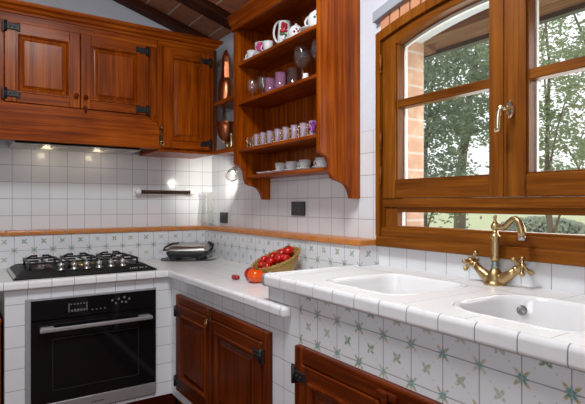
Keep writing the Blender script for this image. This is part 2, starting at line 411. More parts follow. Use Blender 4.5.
# exterior brick lining of the opening
mb = MB(); mb.box(.075, .215, WY0-.024, WY0-.0005, -.165, .74); mb.box(.075, .215, WY1+.0005, WY1+.024, -.165, .74)
mb.obj('brick_reveal', 'brick', wr)['kind'] = 'structure'
mb = MB(); mb.box(.2, .225, -4.8, WY0-.001, FZ-.3, -.17); mb.box(.2, .225, WY0, .2, FZ-.3, cz(.2)-.06); mb.box(.2, .225, -4.8, WY1, -.17, cz(.2)-.06)
mb.obj('brick_outer_face', 'brick_face', wr)['kind'] = 'structure'
# brick arch and plaster hood over the window, on the room side
mb = MB()
for i in range(20):
    y0 = -1.765-(2*.572)*i/20; y1 = y0-(2*.572)/20+.008
    f = lambda y: arch(y, .812, .072, .60)
    mb.loops([[(x, y0, f(y0)-.02), (x, y1, f(y1)-.02), (x, y1, f(y1)+.056), (x, y0, f(y0)+.056)] for x in (-.014, .0)], True, True, True, False)
mb.obj('brick_arch', 'brick_red', wr)['kind'] = 'structure'
mb = MB(); ys2 = [-1.735-(2*.602)*i/24 for i in range(25)]
f = lambda y: arch(y, .860, .07, .602)
mb.prism([(y, f(y)) for y in ys2]+[(y, f(y)+.042) for y in reversed(ys2)], lambda p, t: (t, p[0], p[1]), -.034, .0)
mb.obj('arch_drip_edge', 'plaster_shaded', wr)['kind'] = 'structure'

# stepped-out tiled splashback under the ledge
LD, LY, LE = .113, .130, -1.739
mb = MB(); mb.slot(0); mb.box(-1.75, -.0005, -LY, -.0005, -.40, -.183)
mb.slot(1); mb.box(-LD, -.0005, LE, -LY+.0001, -.40, -.1832)
mb.slot(2); mb.box(-LD+.0006, -.0006, LE-.0006, LE+.002, -.40, -.1835)
M['dec_end'] = tiles('painted_tile_end', 'XZ', (-LD, -.268), .1, WT, GR, decor=DEC, strength=.85)
struct(mb.obj('wall_splashback', ['dec_back', 'dec_right', 'dec_end']))
# terracotta ledge tiles
mb = MB(); mb.slot(0)
x = -1.7168
def cap_tile_x(a, b):
    mb.box(a, b, -LY-.012, -.0005, -.183, -.157, .006, 2)
while x < -LD-.115:
    cap_tile_x(x+.0015, x+.0985); x += .1
cap_tile_x(x+.0015, -LD+.004)
y = -LY-.012
ysq = [-LY-.013]
while ysq[-1] > LE-.012+.14: ysq.append(ysq[-1]-.1)
ysq.append(LE-.012)
for a, b in zip(ysq, ysq[1:]): mb.box(-LD-.012, -.0005, b+.0015, a-.0015, -.183, -.157, .006, 2)
mb.slot(1); mb.box(-1.71, -.001, -LY-.008, -.001, -.1825, -.160); mb.box(-LD-.008, -.001, LE-.006, -LY, -.1825, -.160)
struct(mb.obj('trim_1', ['terra', 'grout']))

# rafters (half of each shows below the tiles)
for i, y1 in enumerate((-.002, -.42, -.88, -1.34, -1.80, -2.26, -2.72, -3.18, -3.64)):
    w = .085 if i == 0 else .112
    mb = MB(); x0, x1 = -4.2, -.001
    mb.loops([[(xx, y1, cz(xx)), (xx, y1-w, cz(xx)), (xx, y1-w+.004, cz(xx)-.052), (xx, y1-.004, cz(xx)-.052)] for xx in (x0, x1)], True, True, True, False)
    r = struct(mb.obj('ceiling_beam', 'rafX'))

# ------------------------------------------------------------------ window
win = bpy.data.objects.new('window_1', None); COL.objects.link(win); win.location = (0, WC, -.165); win['kind'] = 'structure'
CW = .586   # half width of outer casing
def archring(mb, hw0, top0, sag0, hw1, top1, sag1, xa, xb, zbot, p0=2.3, p1=2.3, n=28):
    """arched inverted-U between an outer and an inner outline, from zbot up"""
    def line(hw, top, sag, p):
        pts = [(WC+hw, zbot)]
        for i in range(n+1):
            y = WC+hw-2*hw*i/n
            pts.append((y, top-sag*(abs(y-WC)/hw)**p))
        pts.append((WC-hw, zbot)); return pts
    A = line(hw0, top0, sag0, p0); B = line(hw1, top1, sag1, p1)
    b = bmesh.new(); V = [[[b.verts.new((x, q[0], q[1])) for q in L] for L in (A, B)] for x in (xa, xb)]
    m = len(A)
    for i in range(m-1):
        b.faces.new((V[0][0][i], V[0][0][i+1], V[0][1][i+1], V[0][1][i]))
        b.faces.new((V[1][0][i], V[1][0][i+1], V[1][1][i+1], V[1][1][i]))
        b.faces.new((V[0][0][i], V[0][0][i+1], V[1][0][i+1], V[1][0][i]))
        b.faces.new((V[0][1][i], V[0][1][i+1], V[1][1][i+1], V[1][1][i]))
    for i in (0, m-1): b.faces.new((V[0][0][i], V[0][1][i], V[1][1][i], V[1][0][i]))
    mb._take(b)
mpW = mapX(0)
# casing: projects 22 mm into the room
mb = MB(); mb.slot(0)
archring(mb, CW, .802, .068, CW-.026, .765, .066, -.032, .0, -.14)
archring(mb, CW-.026, .766, .066, CW-.038, .752, .066, -.012, .0, -.14)
archring(mb, CW-.012, .782, .066, CW-.045, .744, .066, .0, .075, -.14)
mb.slot(1)
mb.box(-.034, .0, WC-CW, WC+CW, -.184, -.141, .004); mb.box(-.022, .05, WC-CW+.022, WC+CW-.022, -.145, -.104, .004)
mb.box(-.010, .03, WC-CW+.03, WC+CW-.03, -.108, -.094, .003)
mb.box(-.016, .05, WC-CW+.026, WC+CW-.026, -.016, .021, .003); mb.box(-.006, .03, WC-CW+.04, WC+CW-.04, -.036, -.013, .003)
mb.slot(0)
for sgn in (1, -1):
    a, b_ = sorted((WC+sgn*(CW-.026), WC+sgn*(CW-.106))); mb.box(-.008, .05, a, b_, -.105, -.015, .003)
mb.obj('casing', ['winZ', 'winY'], win)
mb = MB(); mb.box(.028, .032, WC-.49, WC+.49, -.096, -.034); mb.obj('low_pane', 'pane', win)
mb = MB()
for a in (WC+.479, WC-.487): mb.box(.02, .04, a, a+.008, -.094, -.036)
mb.obj('glazing_seal', 'bead', win)

def gl(y): return .732-.0686*(abs(y-WC)/.497)**2.5      # underside of the arched sash rail
def sash(side):
    """side +1: the sash towards the cooker; hinge stile, meeting stile, rails, bar, panes"""
    s0 = WC+side*.556; s1 = WC+side*.482; m0 = WC+side*(.040 if side > 0 else .092); m1 = WC+(-.0135 if side > 0 else -.0165)
    mb = MB(); xa, xb = -.018, .045
    def bx(ya, yb, za, zb, x_a=xa, x_b=xb, bv=.003): mb.box(x_a, x_b, min(ya, yb), max(ya, yb), za, zb, bv)
    mb.slot(0)
    # hinge stile and meeting stile run up to the arch
    for ya, yb in ((s0, s1), (m0, m1)):
        lo, hi = min(ya, yb), max(ya, yb)
        top = lambda y: arch(y, .765, .066, CW-.026)-.004
        mb.loops([[(x, lo, .022), (x, hi, .022), (x, hi, top(hi)), (x, lo, top(lo))] for x in (xa, xb)], True, True, True, False)
    mb.slot(1)
    bx(s1, m0, .022, .096)
    bx(s1, m0, .400, .434, -.006, .04)
    # arched top rail
    n = 16; yl = [s1+(m0-s1)*i/n for i in range(n+1)]
    b = bmesh.new()
    up = [[b.verts.new((x, y, arch(y, .765, .066, CW-.026)-.004)) for y in yl] for x in (xa, xb)]
    dn = [[b.verts.new((x, y, gl(y))) for y in yl] for x in (xa, xb)]
    for i in range(n):
        for k in (0, 1): b.faces.new((up[k][i], up[k][i+1], dn[k][i+1], dn[k][i]))
        b.faces.new((up[0][i], up[0][i+1], up[1][i+1], up[1][i])); b.faces.new((dn[0][i], dn[0][i+1], dn[1][i+1], dn[1][i]))
    mb._take(b)
    # moulded inner edges
    mb.slot(0)
    e0 = s1-side*.006; e1 = m0+side*.006
    bx(s1, e0, .096, gl(s1), -.010, .03, .002); bx(m0, e1, .096, gl(m0)-.003, -.010, .03, .002)
    mb.slot(1); bx(s1, m0, .096, .101, -.010, .03, .002)
    sh = mb.obj('sash', ['winZ', 'winY'], win)
    for za, zf in ((.098, None), (.430, 1)):
        p = MB()
        if zf is None: p.box(.026, .030, min(s1, m0), max(s1, m0), .094, .404)
        else:
            pl = [(y, gl(y)+.004) for y in yl]+[(m0, .430), (s1, .430)]
            p.prism(pl, lambda q, t: (t, q[0], q[1]), .026, .030)
        p.obj('pane', 'pane', sh)
    # pale putty line round the glass, on the outer side
    z = MB()
    def arcstrip(dz0, dz1, x0, x1):
        bb = bmesh.new(); R = []
        for x, dz in ((x0, dz0), (x1, dz0), (x1, dz1), (x0, dz1)):
            R.append([(x, y, gl(y)+dz) for y in yl])
        z.loops([list(c) for c in zip(*R)], True, True, True, False)
    arcstrip(.0, -.012, .031, .043)
    for e, w in ((s1, -side*.012), (m0, side*.010)):
        lo, hi = sorted((e, e+w))
        z.box(.031, .043, lo, hi, .434, gl(e)-.004); z.box(.031, .043, lo, hi, .096, .400)
    z.box(.031, .043, min(s1, m0), max(s1, m0), .096, .103)
    z.obj('putty', 'bead', sh)
    for hz in (.60, .27, .12) if side > 0 else (.60, .27):
        h = MB(); h.tube([(-.028, s0+side*.003, hz-.03), (-.028, s0+side*.003, hz+.03)], .007, 8); h.ball((-.028, s0+side*.003, hz+.034), .007, n=8); h.ball((-.028, s0+side*.003, hz-.034), .007, n=8)
        h.obj('hinge', 'winZ', sh)
    return sh
sl = sash(1); sr = sash(-1)
# lever handle
mb = MB(); yy, zz = -2.379, .311
mb.loops([[(x, yy+.014*s_*math.cos(a), zz+.030*s_*math.sin(a)) for a in [2*PI*i/20 for i in range(20)]] for x, s_ in ((-.0182, 1), (-.027, 1), (-.031, .8))], True, True, True, False)
hd = mb.obj('window_handle', 'brass_bright', win)
mb = MB(); mb.tube([(-.03, yy, zz), (-.062, yy, zz)], .008, 12)
mb.tube([(-.060, yy-.003, zz+.002), (-.064, yy+.006, zz+.004), (-.066, yy+.013, zz-.004), (-.066, yy+.017, zz-.026), (-.066, yy+.018, zz-.060), (-.066, yy+.019, zz-.077)], [.007, .009, .0085, .008, .0095, .0105], 12)
mb.obj('lever', 'brass_bright', hd)

# ------------------------------------------------------------------ outdoors
mb = MB(); mb.box(.3, 90, -40, 70, -2.1, -1.95); struct(mb.obj('ground', 'meadow'))
ov = bpy.data.objects.new('roof_overhang', None); COL.objects.link(ov); ov.location = (.5, -2.3, cz(.5)); ov['kind'] = 'structure'
mb = MB(); mb.loops([[(xx, -4.8, cz(xx)-.02), (xx, .6, cz(xx)-.02), (xx, .6, cz(xx)+.03), (xx, -4.8, cz(xx)+.03)] for xx in (.2, .82)], True, True, True, False)
mb.obj('soffit', 'extY', ov)['kind'] = 'structure'
for y1 in (-.42, -.88, -1.36, -1.84, -2.32, -2.80, -3.28):
    mb = MB(); mb.loops([[(xx, y1, cz(xx)-.02), (xx, y1-.09, cz(xx)-.02), (xx, y1-.09, cz(xx)-.09), (xx, y1, cz(xx)-.09)] for xx in (.2, .72)], True, True, True, False)
    mb.obj('eaves_rafter', 'extX', ov)['kind'] = 'structure'
mb = MB(); mb.box(.50, .58, -4.8, .6, cz(.5)-.155, cz(.5)-.06, .004); mb.obj('purlin', 'extY', ov)['kind'] = 'structure'
mb = MB(); mb.box(.80, .82, -4.8, .6, cz(.8)-.045, cz(.8)+.02); mb.tube([(.85, -4.8, cz(.8)-.01), (.85, .6, cz(.8)-.01)], .03, 12)
mb.obj('gutter', 'gutter', ov)['kind'] = 'structure'

def tree(label, base, trunk_r, height, blobs, n, leaf, mat, lean=(0, 0), group='trees outside the window'):
    t = thing('tree', label, 'tree', base, group)
    b = Vector(base); mb = MB(); L = Vector((lean[0], lean[1], 0))
    pts = [b+Vector((0, 0, height*k))+L*k*k+Vector((random.uniform(-.06, .06), random.uniform(-.06, .06), 0))*(k > 0) for k in (0, .2, .4, .6, .8, 1)]
    mb.tube(pts, [trunk_r*(1-.75*k) for k in (0, .2, .4, .6, .8, 1)], 10)
    for c, r in blobs:
        s0 = pts[min(4, max(1, int(((c[2]-b.z)/height)*5)-1))]
        mb.tube([s0, (s0+Vector(c))/2+Vector((0, 0, .15)), Vector(c), Vector(c)+Vector((random.uniform(-.4, .4), random.uniform(-.4, .4), r[2]*.7))], [trunk_r*.35, trunk_r*.25, trunk_r*.15, .01], 6)
    mb.obj('trunk', 'bark', t)
    vs, fs = [], []; tot = sum(r[0]*r[1]*r[2] for c, r in blobs)
    for c, r in blobs:
        m = int(n*r[0]*r[1]*r[2]/tot); nclump = max(6, m//38)
        for _ in range(nclump):
            while True:
                d = Vector((random.uniform(-1, 1), random.uniform(-1, 1), random.uniform(-1, 1)))
                if .25 < d.length < 1: break
            cc = Vector((c[0]+d.x*r[0], c[1]+d.y*r[1], c[2]+d.z*r[2])); cr = random.uniform(.09, .24)
            for _ in range(38):
                p = cc+Vector((random.gauss(0, cr), random.gauss(0, cr), random.gauss(0, cr*.6)))
                a = Vector((random.gauss(0, 1), random.gauss(0, 1), random.gauss(0, .5))).normalized()
                q = a.cross(Vector((random.gauss(0, 1), random.gauss(0, 1), random.gauss(0, 1)))).normalized()
                s = leaf*random.uniform(.6, 1.3); k = len(vs)
                vs += [p-a*s, p+q*s*.45, p+a*s, p-q*s*.45]; fs.append((k, k+1, k+2, k+3))
    me = bpy.data.meshes.new('crown'); me.from_pydata([tuple(Vector(v)-b) for v in vs], [], fs); me.materials.append(M[mat])
    o = bpy.data.objects.new('crown', me); COL.objects.link(o); o.parent = t
    return t
TZ = -1.95
tree('dense dark green tree close behind the brick jamb', (7.8, 4.9, TZ), .09, 5.5,
     [((7.7, 4.9, 1.1), (1.0, 1.2, 1.5)), ((7.9, 4.2, 2.7), (1.1, 1.2, 1.2)), ((7.6, 4.1, .35), (.9, .8, .8)), ((7.9, 5.0, 3.9), (1.1, 1.1, .9))], 12500, .06, 'leaf1', (.3, -.2))
tree('leaning tree whose trunk shows behind the left window pane', (11.4, 6.6, TZ), .22, 7,
     [((11.3, 6.0, 2.4), (1.2, 1.2, 1.0)), ((11.2, 5.8, 4.6), (1.2, 1.3, 1.2)), ((11.4, 6.6, .4), (.9, 1.0, .5))], 6500, .075, 'leaf1', (0, -.8))
tree('airy tree with bright sky between its leaves, behind the right sash', (8.3, 2.0, TZ), .07, 6,
     [((8.2, 2.3, 1.0), (1.0, .9, .8)), ((8.2, 1.6, 2.2), (1.1, 1.1, .9)), ((8.3, 2.2, 3.3), (1.2, 1.2, .8)), ((8.2, 1.3, .9), (.7, .7, .6))], 6000, .052, 'leaf2', (.2, .2))
tree('airy tree at the far right edge of the window view', (12.0, 2.7, TZ), .14, 8,
     [((11.9, 3.4, 1.3), (1.1, 1.2, 1.0)), ((11.8, 2.4, 3.4), (1.3, 1.5, 1.2)), ((11.9, 3.4, 5.2), (1.3, 1.4, 1.0))], 5000, .07, 'leaf2')
for lab, c, r in (('wide grey-green bush on the meadow left of the tap', (32, 15.5, TZ), (2.2, 3.2, 1.0)), ('low grey-green bush on the meadow right of the tap', (40, 10.8, TZ), (2.0, 3.0, 1.1)), ('small far bush on the meadow at right', (52, 8.0, TZ), (2, 2.5, 1.2))):
    vs, fs = [], []
    for _ in range(2600):
        d = Vector((random.gauss(0, 1), random.gauss(0, 1), abs(random.gauss(0, 1)))).normalized()*random.uniform(.75, 1)
        p = Vector((d.x*r[0], d.y*r[1], d.z*r[2])); a = Vector((random.gauss(0, 1), random.gauss(0, 1), random.gauss(0, 1))).normalized()
        q = a.orthogonal().normalized(); s = .16; k = len(vs)
        vs += [p-a*s, p+q*s, p+a*s, p-q*s]; fs.append((k, k+1, k+2, k+3))
    me = bpy.data.meshes.new('bush'); me.from_pydata([tuple(v) for v in vs], [], fs); me.materials.append(M['leaf3'])
    o = bpy.data.objects.new('bush', me); COL.objects.link(o); o.location = c; tag(o, lab, 'bush', 'bushes on the meadow')

# ------------------------------------------------------------------ masonry counters
CF, CS = -.714, -.569        # front face of the cooker run, front face of the window run
BZ = -1.04                   # foot of the tiled fronts
base = thing('counter_base', 'white tiled masonry base under the low worktop and the hob', 'counter base', (-.9, -.5, FZ))
mb = MB(); y0, y1 = CF, CF+.03
mb.box(-1.361, -1.279, y0, y1, BZ, -.402); mb.box(-1.279, -.655, y0, y1, -.452, -.402); mb.box(-.655, CS, y0, y1, BZ, -.402); mb.box(-1.279, -.655, y0, y1, BZ, -1.026)
mb.box(-1.361, -1.331, y1, -.14, BZ, -.402)
mb.obj('cooker_front', 'front_back', base)
mb = MB(); x0, x1 = CS, CS+.03
mb.box(x0, x1, -.8275, CF-.0005, BZ, -.402); mb.box(x0, x1, -1.772, -.8275, -.477, -.402); mb.box(x0, x1, -1.772, -.8275, BZ, -.983)
mb.obj('window_side_front', 'front_right', base)
mb = MB(); mb.box(-1.34, CS+.04, CF+.05, CF+.06, FZ, BZ); mb.box(CS+.05, CS+.06, -1.758, CF+.04, FZ, BZ); mb.obj('plinth', 'lowX', base)
sbase = thing('sink_counter_base', 'tiled base below the sinks with painted green star tiles', 'counter base', (-.3, -2.4, FZ))
mb = MB(); mb.box(x0, x1, -1.9435, -1.7725, BZ, -.3045); mb.box(x0, x1, -1.949, -1.9435, -.478, -.3045)
mb.box(x0, -.12, -1.7725, -1.7425, -.3615, -.3045)
mb.obj('plain_tiled_pier', 'front_right', sbase)
mb = MB(); mb.box(x0, x1, -3.45, -1.9495, -.478, -.3045); mb.box(x0, x1, -3.45, -2.850, BZ, -.478); mb.box(x0, x1, -2.850, -1.9435, BZ, -.99)
mb.obj('painted_tile_front', 'dec_front', sbase)
mb = MB(); mb.box(CS+.05, CS+.06, -3.45, -1.7725, FZ, BZ); mb.obj('plinth', 'lowY', sbase)

# low L-shaped worktop
wt = thing('worktop', 'low L-shaped white tiled worktop carrying hob, grill and tomato basket', 'worktop', (-.5, -.5, -.402))
mb = MB(); mb.box(-1.75, -LD-.0005, CF-.010, -LY-.0005, -.400, -.362); mb.box(CS-.012, -LD-.0005, -1.7415, CF-.010, -.400, -.362)
mb.obj('tiled_top', 'tile_top', wt)
def nose_profile(h, d, top, n=6):
    """rounded nosing profile as (outward, z)"""
    pts = [(0, top)]
    for i in range(n+1):
        a = PI/2-PI*.5*i/n; pts.append((d-.014+.014*math.cos(a), top-.014+.014*math.sin(a)))
    for i in range(n+1):
        a = -PI*.5*i/n; pts.append((d-.010+.010*math.cos(a), top-h+.010+.010*math.sin(a)))
    pts.append((0, top-h)); return pts
def nosing(mb, prof, f, cuts, gap=.0015, end_round=0):
    for i, (a, b) in enumerate(zip(cuts, cuts[1:])):
        s = 1 if b > a else -1
        mb.loops([[f(p, a+s*gap) for p in prof], [f(p, b-s*gap) for p in prof]], True, True, True, False)
mb = MB(); mb.slot(0)
pr_ = nose_profile(.040, .020, -.3605)
cut = [-1.75+.018]+[-1.6676+.1*i for i in range(11)]+[-.590]
nosing(mb, pr_, lambda p, t: (t, CF-.010-p[0], p[1]), cut)
cut = [CF-.030]+[-.799-.1*i for i in range(11)]+[-1.872]
nosing(mb, pr_, lambda p, t: (CS-.012-p[0], t, p[1]), cut)
# the rounded free end
n = 10
mb.loops([[(CS-.0005-(p[0]+.0115)*math.cos(a), -1.8735-(p[0]+.0)*1.1*math.sin(a), p[1]) for p in pr_] for a in [PI/2*i/n for i in range(n+1)]], True, True, True, True)
mb.box(CS-.012, CS-.0005, -1.8735, -1.7425, -.4005, -.3605)
mb.slot(1); pg = [(p[0]-.001, p[1]*1.0-.0006) for p in pr_]
nosing(mb, pg, lambda p, t: (t, CF-.010-p[0], p[1]), [-1.74, -.592]); nosing(mb, pg, lambda p, t: (CS-.012-p[0], t, p[1]), [CF-.03, -1.872])
mb.obj('nosing', ['nosing', 'grout'], wt)

# sink worktop with two holes
def rrect(x0, x1, y0, y1, r, z, n=7):
    pts = []
    for cx, cy, a0 in ((x1-r, y1-r, 0), (x0+r, y1-r, PI/2), (x0+r, y0+r, PI), (x1-r, y0+r, 1.5*PI)):
        for i in range(n+1):
            a = a0+PI/2*i/n; pts.append((cx+r*math.cos(a), cy+r*math.sin(a), z))
    return pts
SZ = -.268
B1 = (-.490, -.130, -2.325, -1.950); B2 = (-.488, -.140, -2.865, -2.458)
st = thing('sink_worktop', 'raised white tiled worktop around the two sinks under the window', 'worktop', (-.3, -2.4, -.303))
mb = MB(); b = bmesh.new(); eds = []
for loop in ([(CS-.012, -3.45, SZ), (-.0008, -3.45, SZ), (-.0008, LE-.0012, SZ), (CS-.012, LE-.0012, SZ)], rrect(B1[0]-.004, B1[1]+.004, B1[2]-.004, B1[3]+.004, .075, SZ), rrect(B2[0]-.004, B2[1]+.004, B2[2]-.004, B2[3]+.004, .122, SZ)):
    vs = [b.verts.new(p) for p in loop]
    eds += [b.edges.new((vs[i], vs[(i+1) % len(vs)])) for i in range(len(vs))]
bmesh.ops.triangle_fill(b, use_beauty=True, use_dissolve=False, edges=eds)
g = bmesh.ops.extrude_face_region(b, geom=list(b.faces)); bmesh.ops.translate(b, vec=(0, 0, -.036), verts=[v for v in g['geom'] if isinstance(v, bmesh.types.BMVert)])
mb._take(b); mb.obj('tiled_top', 'tile_sinktop', st)
mb = MB(); mb.slot(0); ps = nose_profile(.046, .017, -.259)
ps = [(0, SZ)]+[(.002, -.263)]+ps[1:]
cut = [LE+.004]+[-1.764-.0993*i for i in range(18)]
nosing(mb, ps, lambda p, t: (CS-.012-p[0], t, p[1]), cut[1:])
mb.loops([[(CS-.012-p[0]+(.017+.012)*(1-math.cos(a))*(1 if p[0] > .001 else 0), -1.7655+.027*math.sin(a), p[1]) for p in ps] for a in [PI/2*i/8 for i in range(9)]], True, True, True, True)
mb.box(CS-.012, -LD-.002, LE-.0012, LE+.010, -.304, -.262, .005, 2)
mb.slot(1); pg = [(p[0]-.001, p[1]-.0006) for p in ps]
nosing(mb, pg, lambda p, t: (CS-.012-p[0], t, p[1]), [LE-.002, -3.43]); mb.box(CS-.020, CS, -3.43, LE-.004, -.306, -.300)
mb.obj('nosing', ['nosing', 'grout'], st)

def basin(B, label, z=SZ, rr=0):
    x0, x1, y0, y1 = B
    t = thing('sink_basin', label, 'sink', ((x0+x1)/2, (y0+y1)/2, z-.19), 'white ceramic sink basins')
    mb = MB(); R = []
    for d, dz, r in ((-.003, -.028, .078), (-.003, -.002, .078), (.0, .0012, .075), (.006, .0016, .072), (.013, -.001, .066), (.018, -.012, .062), (.024, -.06, .058), (.032, -.13, .055), (.045, -.165, .05), (.075, -.178, .045), (.15, -.182, .025)):
        R.append(rrect(x0+d, x1-d, y0+d, y1-d, r+rr*(1-d/.16), z+dz))
    mb.loops(R, True, False, True, True); mb.obj('bowl', 'ceramic', t)
    mb = MB(); cx_, cy_ = (x0+x1)/2, (y0+y1)/2
    mb.lathe([(0, 0), (.034, 0), (.036, .003), (.030, .004), (.026, .001), (0, .001)], (cx_, cy_, z-.1815), 24); mb.obj('drain', 'steel', t)
    return t
s1_ = basin(B1, 'white ceramic sink basin beside the end of the terracotta ledge')
s2_ = basin(B2, 'white ceramic sink basin with round overflow, in front of the tap', rr=.045)
mb = MB(); rot = Matrix.Rotation(.62, 4, 'Z') @ Matrix.Rotation(-PI/2+.10, 4, 'Y'); mb.lathe([(.0, .004), (.006, .004), (.007, .0045), (.013, .005), (.0145, .002), (.0145, -.004)], (-.184, -2.517, SZ-.040), 20, rot)
mb.obj('overflow', 'steel_dark', s2_)

# ------------------------------------------------------------------ tap
FX, FY = -.062, -2.35
tap = thing('mixer_tap', 'antique brass bridge mixer tap with cross handles and curved spout', 'tap', (FX, FY, SZ))
mb = MB(); mb.lathe([(.0, .0006), (.036, .0006), (.036, .006), (.032, .010), (.029, .016), (.027, .026), (.023, .038), (.017, .048), (.012, .055), (0, .057)], (FX, FY, SZ), 24)
for s in (1, -1):
    mb.tube([(FX, FY+s*.008, SZ+.016), (FX, FY+s*.03, SZ+.024), (FX, FY+s*.055, SZ+.040), (FX, FY+s*.074, SZ+.056)], [.022, .019, .015, .0125], 14)
mb.obj('tap_body', 'brass', tap)
mb = MB(); mb.lathe([(.010, .05), (.012, .055), (.0135, .058), (.0135, .064), (.010, .067), (.0115, .072), (.0115, .078), (.009, .081)], (FX, FY, SZ), 20); mb.obj('collar', 'collar', tap)
mb = MB(); mb.lathe([(.008, .079), (.016, .081), (.016, .088), (.012, .092), (.0125, .105), (.0140, .122), (.0125, .138), (.0115, .150), (.0160, .155), (.0160, .161), (.0115, .165), (.009, .172), (.009, .180)], (FX, FY, SZ), 22); mb.obj('column', 'brass', tap)
mb = MB(); mb.ball((FX, FY, SZ+.192), .0145, (1, 1, 1), 18)
mb.lathe([(.008, .204), (.009, .207), (.005, .211), (.005, .216), (.007, .222), (.004, .229), (0, .231)], (FX, FY, SZ), 14)
sp = [(0, .192), (.014, .192), (.028, .190), (.042, .196), (.054, .208), (.066, .217), (.078, .219), (.088, .212), (.095, .198), (.099, .182), (.100, .166)]
mb.tube([(FX-.12*u, FY-u, SZ+v) for u, v in sp], [.010, .010, .0105, .010, .0095, .0095, .010, .0105, .0115, .0125, .0135], 14); spo = mb.obj('spout', 'brass', tap)
mb = MB(); mb.lathe([(.010, .0), (.0115, .001), (.0115, .014), (.010, .015)], (FX-.012, FY-.1, SZ+.153), 16); mb.obj('aerator', 'steel', spo)
for s in (1, -1):
    ax = Vector((0, s*.82, .57)).normalized(); c = Vector((FX, FY+s*.074, SZ+.056))
    m = ax.to_track_quat('Z', 'Y').to_matrix().to_4x4()
    mb = MB(); mb.lathe([(.012, -.004), (.0145, .0), (.0145, .006), (.010, .010), (.008, .016), (.011, .020), (.011, .030), (.006, .036), (0, .038)], c, 18, m)
    for k in range(4):
        a = PI/4*(0 if s > 0 else 1)+PI/2*k; d = m @ Vector((math.cos(a), math.sin(a), 0)); p = c+ax*.025
        mb.tube([p+d*.008, p+d*.021, p+d*.032], [.0068, .0058, .0064], 8); mb.ball(p+d*.035, .0088, n=10)
    mb.obj('cross_handle', 'brass', tap)

# ------------------------------------------------------------------ lower cupboards
cb = thing('base_cupboard', 'two-door dark wooden cupboard set in the white tiled front below the low worktop', 'cupboard', (-.5, -1.288, -.985))
mp = mapX(CS)
mb = MB(); mb.slot(0)
U0, U1, V0, V1 = -1.7715, -.828, -.982, -.478
mb.slot(0); mb.mbox(mp, U0, U0+.040, V0, V1, -.02, .020, .004); mb.mbox(mp, U1-.040, U1, V0, V1, -.02, .020, .004)
mb.slot(1); mb.mbox(mp, U0+.04, U1-.04, V1-.042, V1, -.02, .0195, .004); mb.mbox(mp, U0+.04, U1-.04, V0, V0+.035, -.02, .0195, .004)
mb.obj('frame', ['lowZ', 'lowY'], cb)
mb = MB(); mb.box(CS+.035, -.16, U0+.01, U1-.01, V0+.005, V1-.005); mb.obj('carcass', 'lowY', cb)
mpd = mapX(CS-.004)
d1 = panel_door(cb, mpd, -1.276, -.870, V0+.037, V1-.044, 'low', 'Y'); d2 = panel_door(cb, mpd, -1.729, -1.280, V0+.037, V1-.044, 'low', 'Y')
hinge(d1, mapX(CS), -.838, -.565, -1); hinge(d1, mapX(CS), -.838, -.93, -1); hinge(d2, mapX(CS-.004), -1.735, -.57, 1); hinge(d2, mapX(CS-.004), -1.735, -.93, 1)
latch(cb, mapX(CS), -1.275, -.50, .024, 'bronze')

sc_ = thing('sink_cupboard', 'dark wooden cupboard below the sinks with black hinge and carved latch', 'cupboard', (-.5, -2.389, -.985))
U0, U1, V0, V1 = -2.849, -1.944, -.987, -.479
mb = MB(); mb.slot(0); mb.mbox(mp, U0, U0+.045, V0, V1, -.02, .020, .004); mb.mbox(mp, U1-.045, U1, V0, V1, -.02, .020, .004)
mb.slot(1); mb.mbox(mp, U0+.045, U1-.045, V1-.052, V1, -.02, .0195, .004); mb.mbox(mp, U0+.045, U1-.045, V0, V0+.035, -.02, .0195, .004)
mb.obj('frame', ['lowZ', 'lowY'], sc_)
mb = MB(); mb.box(CS+.035, -.16, U0+.01, U1-.01, V0+.005, -.46); mb.obj('carcass', 'lowY', sc_)
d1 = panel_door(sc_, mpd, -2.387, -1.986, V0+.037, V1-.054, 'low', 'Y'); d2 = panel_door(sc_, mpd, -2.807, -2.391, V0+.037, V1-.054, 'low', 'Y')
hinge(d1, mapX(CS), -1.950, -.575, -1, s=1.1); hinge(d1, mapX(CS), -1.950, -.93, -1, s=1.1); hinge(d2, mapX(CS), -2.843, -.575, 1, s=1.1)
k = MB(); k.mbox(mp, -2.425, -2.352, -.518, -.496, .018, .034, .005); k.mbox(mp, -2.400, -2.378, -.535, -.492, .03, .042, .005); k.obj('turn_latch', 'lowY', sc_)

# wooden cupboard past the oven, at the edge of the view
nc = thing('niche_cupboard', 'orange-brown wooden cupboard under the worktop past the oven', 'cupboard', (-1.56, -.5, FZ))
mb = MB(); mb.box(-1.76, -1.372, -.66, -.15, FZ, -.56); mb.obj('body', 'cabZ', nc)
panel_door(nc, mapY(-.66), -1.755, -1.377, FZ+.08, -.565, 'cab', 'X')
mb = MB(); mb.box(-1.762, -1.370, -.67, -.15, -.56, -.54, .004); mb.obj('top', 'cabX', nc)

# ------------------------------------------------------------------ oven
ov_ = thing('oven', 'built-in black glass oven with a steel bar handle below the hob', 'oven', (-.956, -.5, -1.025))
mo = mapY(CF); O0, O1 = -1.254, -.660
mb = MB(); mb.box(-1.272, -.662, CF+.035, -.17, -1.02, -.456); mb.obj('body', 'steel_dark', ov_)
mb = MB(); mb.mbox(mo, -1.278, O0, -1.024, -.453, -.02, .003, .001); mb.mbox(mo, O0, O1, -.462, -.453, -.02, .008, .001); mb.obj('steel_trim', 'trim_steel', ov_)
mb = MB(); mb.mbox(mo, O0, O1, -.556, -.463, -.02, .010, .0015); cp_ = mb.obj('control_panel', 'black_glass', ov_)
mb = MB()
for i, (a, h_) in enumerate(((-1.092, .042), (-1.080, .010), (-1.066, .012), (-1.052, .012), (-1.038, .012), (-1.024, .010), (-1.010, .042))): mb.mbox(mo, a, a+.005 if h_ > .03 else a+.009, -.530, -.530+h_, .0102, .0106)
for i in range(5): mb.mbox(mo, -1.083+.015*i, -1.076+.015*i, -.497, -.490, .0102, .0106)
